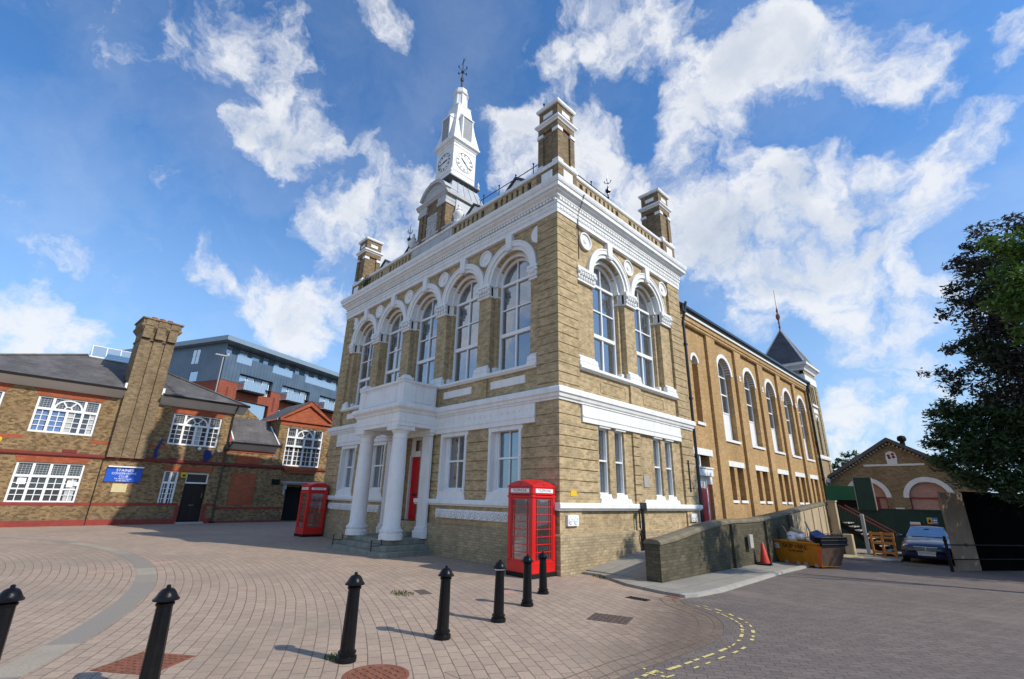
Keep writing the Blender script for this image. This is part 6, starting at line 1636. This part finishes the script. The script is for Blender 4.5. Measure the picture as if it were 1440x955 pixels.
# ------------------------------------------------------------------ car
CAR = thing('parked_car','dark blue saloon car parked facing the camera','car',(5.80,15.6,gz(16.2)), R(1))
def car_section(y,w,zb,zs,wt,zt):
    h = [(0,zb),(w*.80,zb),(w*.95,zb+.10),(w,zb+.24),(w*1.0,zs-.10),(w*.965,zs),(wt,zt-.025),(wt*.6,zt),(0,zt+.012)]
    return [(x,y,z) for x,z in h]+[(-x,y,z) for x,z in h[-2:0:-1]]
S = .93
st_ = [(-.02,.62,.26,.52,.55,.60),(.06,.78,.20,.60,.66,.70),(.22,.84,.18,.66,.70,.79),(.60,.86,.18,.76,.72,.87),(1.10,.865,.18,.84,.73,.945),(1.38,.87,.18,.885,.74,.97),(2.15,.87,.18,.90,.565,1.38),(2.6,.87,.18,.91,.55,1.42),(3.2,.87,.18,.915,.54,1.39),(3.95,.865,.18,.92,.66,1.02),(4.35,.85,.20,.90,.68,.98),(4.48,.78,.28,.80,.64,.90)]
sec = [car_section(*s) for s in st_]; m = len(sec[0]); p = [q for s in sec for q in s]; f = []
for i in range(len(sec)-1):
    for k in range(m): f.append((i*m+k,i*m+(k+1)%m,(i+1)*m+(k+1)%m,(i+1)*m+k))
f += [tuple(range(m))[::-1], tuple((len(sec)-1)*m+k for k in range(m))]
cb_ = MB().add(p,f); CB = cb_.build('body', M['car'], CAR, smooth=True)
ws = MB().add([(-.72,1.42,.985),(.72,1.42,.985),(.55,2.13,1.375),(-.55,2.13,1.375)],[(0,1,2,3)])
q = [(v[0],v[1]-.012,v[2]+.014) for v in ws.v]; MB().add(q,[(0,1,2,3)]).build('windscreen', M['carglass'], CAR)
for s_ in (-1,1):
    MB().add([(s_*.862,1.62,.93),(s_*.868,3.55,.945),(s_*.60,3.15,1.36),(s_*.585,2.2,1.35)],[(0,1,2,3)]).build('side_window', M['carglass'], CAR)
    hl = MB(); hl.blob((s_*.62,.17,.64),.13,12,8,(1.15,.75,.78)); hl.blob((s_*.42,.10,.60),.10,12,8,(1.0,.6,.78)); hl.build('headlight', M['lamp'], CAR, smooth=True)
    fg = MB(); fg.blob((s_*.60,.085,.34),.06,8,5,(1.4,.5,.7)); fg.build('fog_light', M['lamp'], CAR)
    mi = MB(); mi.blob((s_*.98,1.62,.99),.11,10,6,(1.05,.6,.75)); mi.tube([(s_*.86,1.64,.95),(s_*.95,1.63,.97)],.03,6); mi.build('wing_mirror', M['car'], CAR, smooth=True)
    for yy in (.82,3.62):
        wh = MB(); wh.T = lambda u,z,o: (o,u,z)
        o0, o1 = sorted((s_*.68,s_*.885)); 
        prof_ = [(.20,o0),(.30,o0),(.315,o0+.02),(.315,o1-.02),(.30,o1),(.20,o1)]
        wh.disc(yy,.315,prof_,22); wo = wh.build('wheel', M['tyre'], CAR, smooth=True)
        rm_ = MB(); rm_.T = wh.T; oo = s_*.886; rm_.disc(yy,.315,[(.20,oo),(.19,oo+s_*.006),(.05,oo-s_*.01),(.0,oo)],18); rm_.build('rim', M['alloy'], wo)
gr = MB(); gr.prism([(-.31,.50),(.31,.50),(.36,.66),(-.36,.66)],-.012,.03); gr.T = FR; gr.v = []; gr.f = []
gr.prism([(-.30,.49),(.30,.49),(.36,.645),(-.36,.645)],-.02,.045); GR = gr.build('grille', M['blackmatt'], CAR)
gc = MB(FR)
for z in (.49,.528,.566,.604): gc.fbox(-.31-(z-.49)*.35,.31+(z-.49)*.35,z,z+.012,.045,.055)
gc.fbox(-.012,.012,.49,.645,.045,.06); gc.prism([(-.375,.645),(.375,.645),(.385,.675),(-.385,.675)],-.02,.06); gc.prism([(-.30,.465),(.30,.465),(.31,.49),(-.31,.49)],-.02,.06)
gc.build('grille_bar', M['chrome'], GR)
npl = MB(FR).fbox(-.28,.28,.335,.455,.01,.045).build('number_plate', M['letter'], CAR)
text_obj('lettering','GP53ZXN',.115,M['blackletter'],MF(FR,0,.395,.046),npl,.001,1.0)
MB(FR).fbox(-.5,.5,.22,.30,-.02,.015).build('air_intake', M['blackmatt'], CAR)
MB().tube([(-.05,.72,.90),(.0,.74,.905),(.05,.72,.90)],.01,4).build('bonnet_trim', M['chrome'], CAR)
wp_ = MB(); wp_.tube([(-.5,1.43,1.0),(.1,1.40,.995)],.012,4); wp_.tube([(.1,1.43,1.0),(.62,1.40,.995)],.012,4); wp_.build('wiper', M['blackmatt'], CAR)
ir = MB(); ir.tube([(-.09,1.95,1.28),(.09,1.95,1.28)],.04,6); ir.build('rear_view_mirror', M['blackmatt'], CAR)
CAR.scale = (.96,.96,.96)

# ------------------------------------------------------------------ hoarding, gabled building, board, right side
HO = thing('green_hoarding','dark green painted site hoarding behind the car','hoarding',(0,0,0))
h = MB(); x = 1.6
while x < 9.0: h.box(x,x+1.215,22.0,22.03,-.33,1.78); x += 1.22
h.box(1.6,9.0,21.97,22.0,1.72,1.80); h.build('panel', M['green'], HO)
MB().box(2.72,3.52,21.7,21.75,1.70,3.36).build('tall_panel', M['green'], HO); MB().box(3.50,3.54,21.68,21.76,1.70,3.36).box(2.69,2.72,21.68,21.76,1.70,3.36).build('panel_edge', M['stone'], HO)
MB().box(1.3,2.69,21.85,21.9,2.2,2.93).build('green_sheet', M['green2'], HO)
MB().box(1.3,2.75,22.3,22.35,-.3,2.2).build('dark_sheet', M['blackmatt'], HO)
s1 = thing('site_sign','red and white site sign on the green hoarding','sign',(4.93,21.96,1.03)); s1.scale = (.78,1,.85); MB().box(-.26,.26,-.012,0,-.20,.20).build('board', M['letter'], s1); MB().box(-.24,.24,-.018,-.012,-.16,.06).build('red_panel', M['cone'], s1)
text_obj('lettering','DANGER',.09,M['letter'],MF(FR,0,-.05,.0185),s1,.001,1.0)
s2 = thing('safety_sign','yellow and blue safety sign on the green hoarding','sign',(5.62,21.96,1.28)); s2.scale = (.60,1,.70); MB().box(-.34,.34,-.012,0,-.20,.20).build('board', M['letter'], s2)
y_ = MB(FR); y_.fbox(-.33,-.02,-.18,.18,.012,.016); y_.build('yellow_panel', M['yellow'], s2); y_ = MB(FR); y_.prism([(-.29,-.10),(-.06,-.10),(-.175,.13)],.016,.02); y_.build('warning_triangle', M['blackletter'], s2)
y_ = MB(FR); y_.fbox(0.0,.33,-.18,.18,.012,.016); y_.build('blue_panel', M['sign'], s2); y_ = MB(FR); y_.disc(.11,.04,[(.07,.016),(.07,.02),(.0,.021)],12); y_.disc(.235,.04,[(.06,.016),(.06,.02),(.0,.021)],12); y_.fbox(.05,.29,-.12,-.06,.016,.02); y_.build('pictogram', M['letter'], s2)
GB = thing('gabled_building','old brick building with a broad gable and boarded white arches','building',(0,0,0))
g = MB(FR); Y0 = -30.0
g.wall([(-.3,-.4),(7.35,-.4),(7.35,3.6),(3.55,6.0),(-.3,3.5)], [archpts(1.85,.99,1.2,2.47),archpts(5.0,.99,1.2,2.47)], Y0, .3)
g.T = lambda x,y,z:(x,y,z); g.box(-.3,7.35,30.35,44,-.4,3.4); g.build('gable_wall', M['gablebrick'], GB)
gw = MB(FR)
for c in (1.85,5.0): gw.arch(c,2.47,.99,1.27,Y0-.2,Y0+.05,20); 
gw.fbox(1.95,5.15,4.46,4.58,Y0-.1,Y0+.05); gw.fbox(3.2,3.65,1.70,1.85,Y0-.1,Y0+.05)
gw.fbox(3.28,3.82,4.58,4.86,Y0-.05,Y0+.08); gw.prism([(3.24,4.86),(3.86,4.86),(3.80,5.30),(3.55,5.42),(3.30,5.30)],Y0-.05,Y0+.04)
gw.build('white_arch', M['white'], GB)
sh_ = MB(FR)
for u,z in ((3.42,5.12),(3.68,5.02),(3.45,4.98),(3.66,5.2)): sh_.disc(u,z,[(.09,Y0+.04),(.09,Y0+.055),(.0,Y0+.06)],8)
sh_.build('carved_shield', M['bandred'], GB)
gp = MB(FR)
for c in (1.85,5.0): gp.prism(archpts(c,.98,1.2,2.47),Y0-.25,Y0-.22)
gp.build('boarding', M['redstain'], GB)
gr_ = MB(FR)
for c in (1.85,5.0): gr_.fbox(c-.99,c+.99,2.42,2.50,Y0-.22,Y0-.15); gr_.fbox(c+.38,c+.54,1.2,2.42,Y0-.22,Y0-.15); gr_.fbox(c-.99,c-.93,1.2,2.42,Y0-.22,Y0-.15); gr_.fbox(c+.93,c+.99,1.2,2.42,Y0-.22,Y0-.15)
gr_.build('window_bar', M['bandred'], GB)
rf = MB(FR); rf.prism([(-.75,3.28),(3.55,6.02),(7.85,3.35),(7.85,3.60),(3.55,6.28),(-.75,3.53)],Y0-14,Y0+.45); rf.build('roof', M['clubslate'], GB)
dn2 = MB(FR)
for i in range(22):
    for sgn in (-1,1):
        t = (i+.5)/22; u = 3.55+sgn*4.1*t; z = 5.98-2.62*t; dn2.fbox(u-.05,u+.05,z-.10,z+.0,Y0,Y0+.3)
dn2.build('eave_bracket', M['stone'], GB)
vt = MB(); vt.lathe(4.25,30.6,[(.14,5.7),(.14,6.05),(.24,6.1),(.26,6.25),(.20,6.4),(.05,6.45)],10); vt.build('roof_vent', M['blackmatt'], GB)
# plywood board and black hoarding at the right
BH = thing('black_hoarding','tall hoarding, bare plywood at the near end and black beyond','hoarding',(0,0,0))
d_ = Vector((.45,.893,0)).normalized()
def hp_(t,z,o=0.0): return (6.80+d_.x*t+d_.y*o*1.0, 13.36+d_.y*t-d_.x*o, z)
m = MB(); m.T = lambda u,z,o: hp_(u,z,o); m.fbox(0,1.22,-.22,2.45,-.06,0.0); m.build('plywood_sheet', M['plywood'], BH)
m = MB(); m.T = lambda u,z,o: hp_(u,z,o); m.fbox(1.22,14,-.4,2.50,-.06,.012); m.build('black_sheet', M['blackboard'], BH)
m = MB(); m.T = lambda u,z,o: hp_(u,z,o); m.fbox(.62,.66,.62,.72,0,.012); m.fbox(.74,.78,.62,.72,0,.012); m.build('hand_hole', M['blackmatt'], BH)
RAILF = thing('iron_rail_fence','low black iron rail fence in front of the plywood board','railing',(0,0,0))
m = MB(); 
for t in (-.28,): 
    q = hp_(t,0,.25); 
def rp(t): return (6.70+d_.x*t, 12.62+d_.y*t)
for t in (0,): x,y = rp(t); m.lathe(x,y,[(.05,gz(y)-.02),(.045,.80),(.06,.82),(.06,.86),(.03,.90),(.05,.95),(.0,.99)],8)
m.build('post', M['blackmatt'], RAILF)
m = MB()
for z in (.24,.70): m.tube([(rp(0)[0],rp(0)[1],z),(rp(5)[0],rp(5)[1],z-.06)],.02,5)
m.build('rail', M['blackmatt'], RAILF)

# ------------------------------------------------------------------ trees
def tree(name, label, cat, base, trunk_h, trunk_r, blobs, leaf, count, mat, seed, limbs=True, droop=0.0, group=None, extra=None):
    rnd = random.Random(seed); t = thing(name, label, cat, base, 0, group)
    tk = MB(); top = Vector((0,0,trunk_h)); tk.tube([(0,0,-.3),(.06,.0,trunk_h*.5),(0,.05,trunk_h)],[trunk_r,trunk_r*.75,trunk_r*.5],9)
    for (bx,by,bz,br,wt) in blobs:
        if limbs and br > .5:
            e = Vector((bx,by,bz)); s0 = Vector((0,0,max(1.2,min(trunk_h*.95, bz*.55)))); mid = (s0+e)/2+Vector((rnd.uniform(-.3,.3),rnd.uniform(-.3,.3),.3))
            tk.tube([s0,mid,e],[trunk_r*.35,trunk_r*.2,.02],6)
            for k in range(4):
                v = Vector((rnd.gauss(0,1),rnd.gauss(0,1),rnd.gauss(0,.6))).normalized()*br*.85; tk.tube([mid+(e-mid)*rnd.uniform(.3,.8),e+v*.5,e+v],[.035,.02,.006],4)
    tk.build('trunk', M['bark'], t)
    def leaves(mat_, bl, cnt, lf, nm):
        tw = sum(b[4]*b[3]**2 for b in bl); vs = []; fs = []
        for (bx,by,bz,br,wt) in bl:
            nb = int(cnt*wt*br*br/tw); ncl = max(4,int(nb/26)); cl = []
            for c in range(ncl):
                v = Vector((rnd.gauss(0,1),rnd.gauss(0,1),rnd.gauss(0,1))).normalized()*br*(rnd.random()**.42); v.z *= .72
                cl.append((Vector((bx,by,bz))+v, rnd.uniform(.10,.27)*min(1.0,br/1.2+.35)))
            for i in range(nb):
                c, cr = cl[i % ncl]
                q = c+Vector((max(-1.7,min(1.7,rnd.gauss(0,1))),max(-1.7,min(1.7,rnd.gauss(0,1))),max(-1.2,min(1.2,rnd.gauss(0,.55)))))*cr; q.z -= droop*rnd.random()
                a = Vector((rnd.gauss(0,1),rnd.gauss(0,1),rnd.gauss(0,.5))).normalized(); b_ = a.cross(Vector((rnd.gauss(0,.5),rnd.gauss(0,.5),1))).normalized()
                s = lf*rnd.uniform(.45,1.35); n_ = a.cross(b_)
                k = len(vs); vs += [q-a*s, q+b_*s*.42+n_*s*.1, q+a*s, q-b_*s*.42+n_*s*.1]; fs.append((k,k+1,k+2,k+3))
        me = bpy.data.meshes.new(nm); me.from_pydata([tuple(v) for v in vs],[],fs); me.materials.append(M[mat_])
        o = bpy.data.objects.new(nm, me); COL.objects.link(o); o.parent = t
    leaves(mat, blobs, count, leaf, 'crown')
    if extra: 
        for e in extra: leaves(*e)
    return t
# big copper tree at the right; branch sprays reach out over the hoarding
bx0, by0 = 12.5, 15.0
def rel(l): return [(x-bx0,y-by0,z,r,w) for x,y,z,r,w in l]
cop = rel([(8.9,12.2,9.9,.4,1),(9.2,12.4,10.9,.4,.9),(9.5,12.5,11.5,.35,.8),(8.4,12.1,8.9,.35,.9),(8.3,12.1,7.6,.4,.9),(8.8,12.3,9.4,.35,.9),(8.0,12.0,6.2,.4,1),(9.9,12.6,11.9,.4,.8),(11.2,13.2,11.0,1.3,1),(10.2,12.9,10.4,1.0,1),(9.5,12.5,9.6,.75,1),(9.0,12.3,9.0,.45,.9),(10.2,12.6,9.0,1.0,1),(11.3,13.0,9.2,1.4,1),(9.6,12.4,8.0,.7,1),(9.0,12.2,8.0,.4,.9),(10.6,12.8,7.9,1.1,1.2),(11.8,13.2,7.6,1.5,1.1),(9.3,12.3,6.9,.8,1.2),(8.4,12.1,6.6,.5,1),(7.8,12.0,6.75,.35,.9),(7.4,11.9,6.85,.2,.8),(10.3,12.6,6.6,1.1,1.2),(11.5,13.0,6.2,1.4,1.1),(9.0,12.2,5.9,.7,1.2),(12.5,14,10,2.2,.8),(13.5,15,8,2.5,.7),(9.4,12.8,10.6,.8,1),(9.9,13.0,9.4,1.1,1),(9.5,12.8,8.6,.9,1),(9.8,12.9,7.4,1.1,1.1),(9.6,12.8,6.2,1.1,1.2),(10.0,13.0,5.2,1.2,1.1),(9.2,12.6,5.2,.8,1.1),(10.8,12.4,11.7,.6,.7),(11.6,12.7,11.9,.7,.7),(9.9,12.4,11.35,.4,.6)])
grn = rel([(7.5,11.8,4.7,.5,1),(7.4,11.7,3.7,.5,1),(7.6,11.8,5.4,.4,1),(7.9,11.9,4.1,.6,1),(8.1,12,5.1,.6,1),(7.7,11.9,3.1,.45,1),(7.15,11.7,4.2,.3,.9),(8.8,12.4,7.6,.45,1),(9.4,12.6,7.3,.6,1),(8.6,12.2,5.2,.6,1),(9.4,12.5,4.9,.9,1),(8.2,12.1,4.5,.5,1),(8.9,12.3,4.0,.9,1),(8.1,12.1,3.7,.45,1),(9.8,12.6,3.9,1.1,1),(10.8,13,4.4,1.3,1),(8.5,12.2,3.1,.6,1),(9.3,12.5,2.9,.8,1),(10.2,12.8,3.0,1.0,1),(11.2,13.2,3.0,1.1,1),(8.0,12.0,3.0,.3,.8)])
cop += rel([(11.5,16.5,5.0,1.6,.6),(13.2,15.5,5.6,1.8,.6),(12.2,18.5,5.6,1.8,.6),(14.5,18,6.2,2.0,.5),(11.2,14.5,4.4,1.3,.6),(13.5,20.5,6,1.9,.5),(15.8,16.5,7.5,2.1,.5),(14.8,14.2,7.0,1.8,.5),(16.0,20,7.5,2.2,.5)])
tree('copper_tree','huge dark copper and green tree overhanging the black hoarding','tree',(bx0,by0,-.2),8.5,.42,cop,.095,62000,'copperleaf',11,True,.12,None,[('darkleaf',grn,42000,.088,'green_crown')])
LIME = [(9.77, 6.58, 8.62, 0.4), (9.87, 6.57, 7.84, 0.45), (10.2, 6.54, 8.44, 0.45), (9.6, 6.59, 7.12, 0.42), (9.8, 6.57, 6.86, 0.45), (9.64, 6.58, 8.88, 0.22), (10.08, 6.55, 7.36, 0.55), (10.5, 7.02, 8.63, 0.6), (9.75, 6.58, 6.19, 0.3), (10.38, 7.53, 7.19, 0.8)]
lim = [(LX-12,LY-9,LZ,r,1) for LX,LY,LZ,r in LIME]
tree('lime_green_tree','bright green leafy tree lit by sun at the right border','tree',(12,9,-.1),7,.2,lim,.085,4600,'limeleaf',12)
# crown blobs of a shade tree out of frame, left unbuilt
shb = [(0,0,6.2,2.3,1),(-1.8,-.8,5.8,1.5,1),(1.5,1.0,6.0,1.8,1),(.3,-1.9,5.6,1.6,1),(-.4,1.8,6.4,1.7,1),(0,.3,8.2,1.8,1),(-1.2,-2.8,5.0,1.3,1),(.8,-4.0,5.2,1.7,1),(-.6,-5.6,5.0,1.5,1),(1.2,-6.5,6.0,2.0,1),(-1.0,-4.2,6.4,1.5,1)]
# trees behind the gabled building
tree('background_tree','bright green tree rising behind the gabled building','tree',(-2.4,50,-.3),5,.35,[(0,0,5.0,2.4,1),(-2.2,-.5,4.6,1.8,1),(1.6,0,5.6,2.2,1),(.4,-.3,6.4,1.5,1),(3.0,.5,5.2,2.0,1),(-3.0,.3,3.4,1.6,1),(0,0,3.0,2.3,.8)],.22,9000,'farleaf',14)
# low weedy growth on the hall parapet
gv = MB(); rnd = random.Random(3)
for i in range(160):
    q = Vector((-13.4+rnd.gauss(0,.22),.0+rnd.gauss(0,.06),12.75+rnd.gauss(0,.14))); a = Vector((rnd.gauss(0,1),rnd.gauss(0,1),rnd.gauss(0,1))).normalized(); b_ = a.orthogonal().normalized(); s = .05
    gv.add([q-a*s,q+b_*s*.5,q+a*s,q-b_*s*.5],[(0,1,2,3)])
tag(gv.build('parapet_plant', M['darkleaf']), 'small dark plant growing out of the parapet by the far chimney', 'plant')
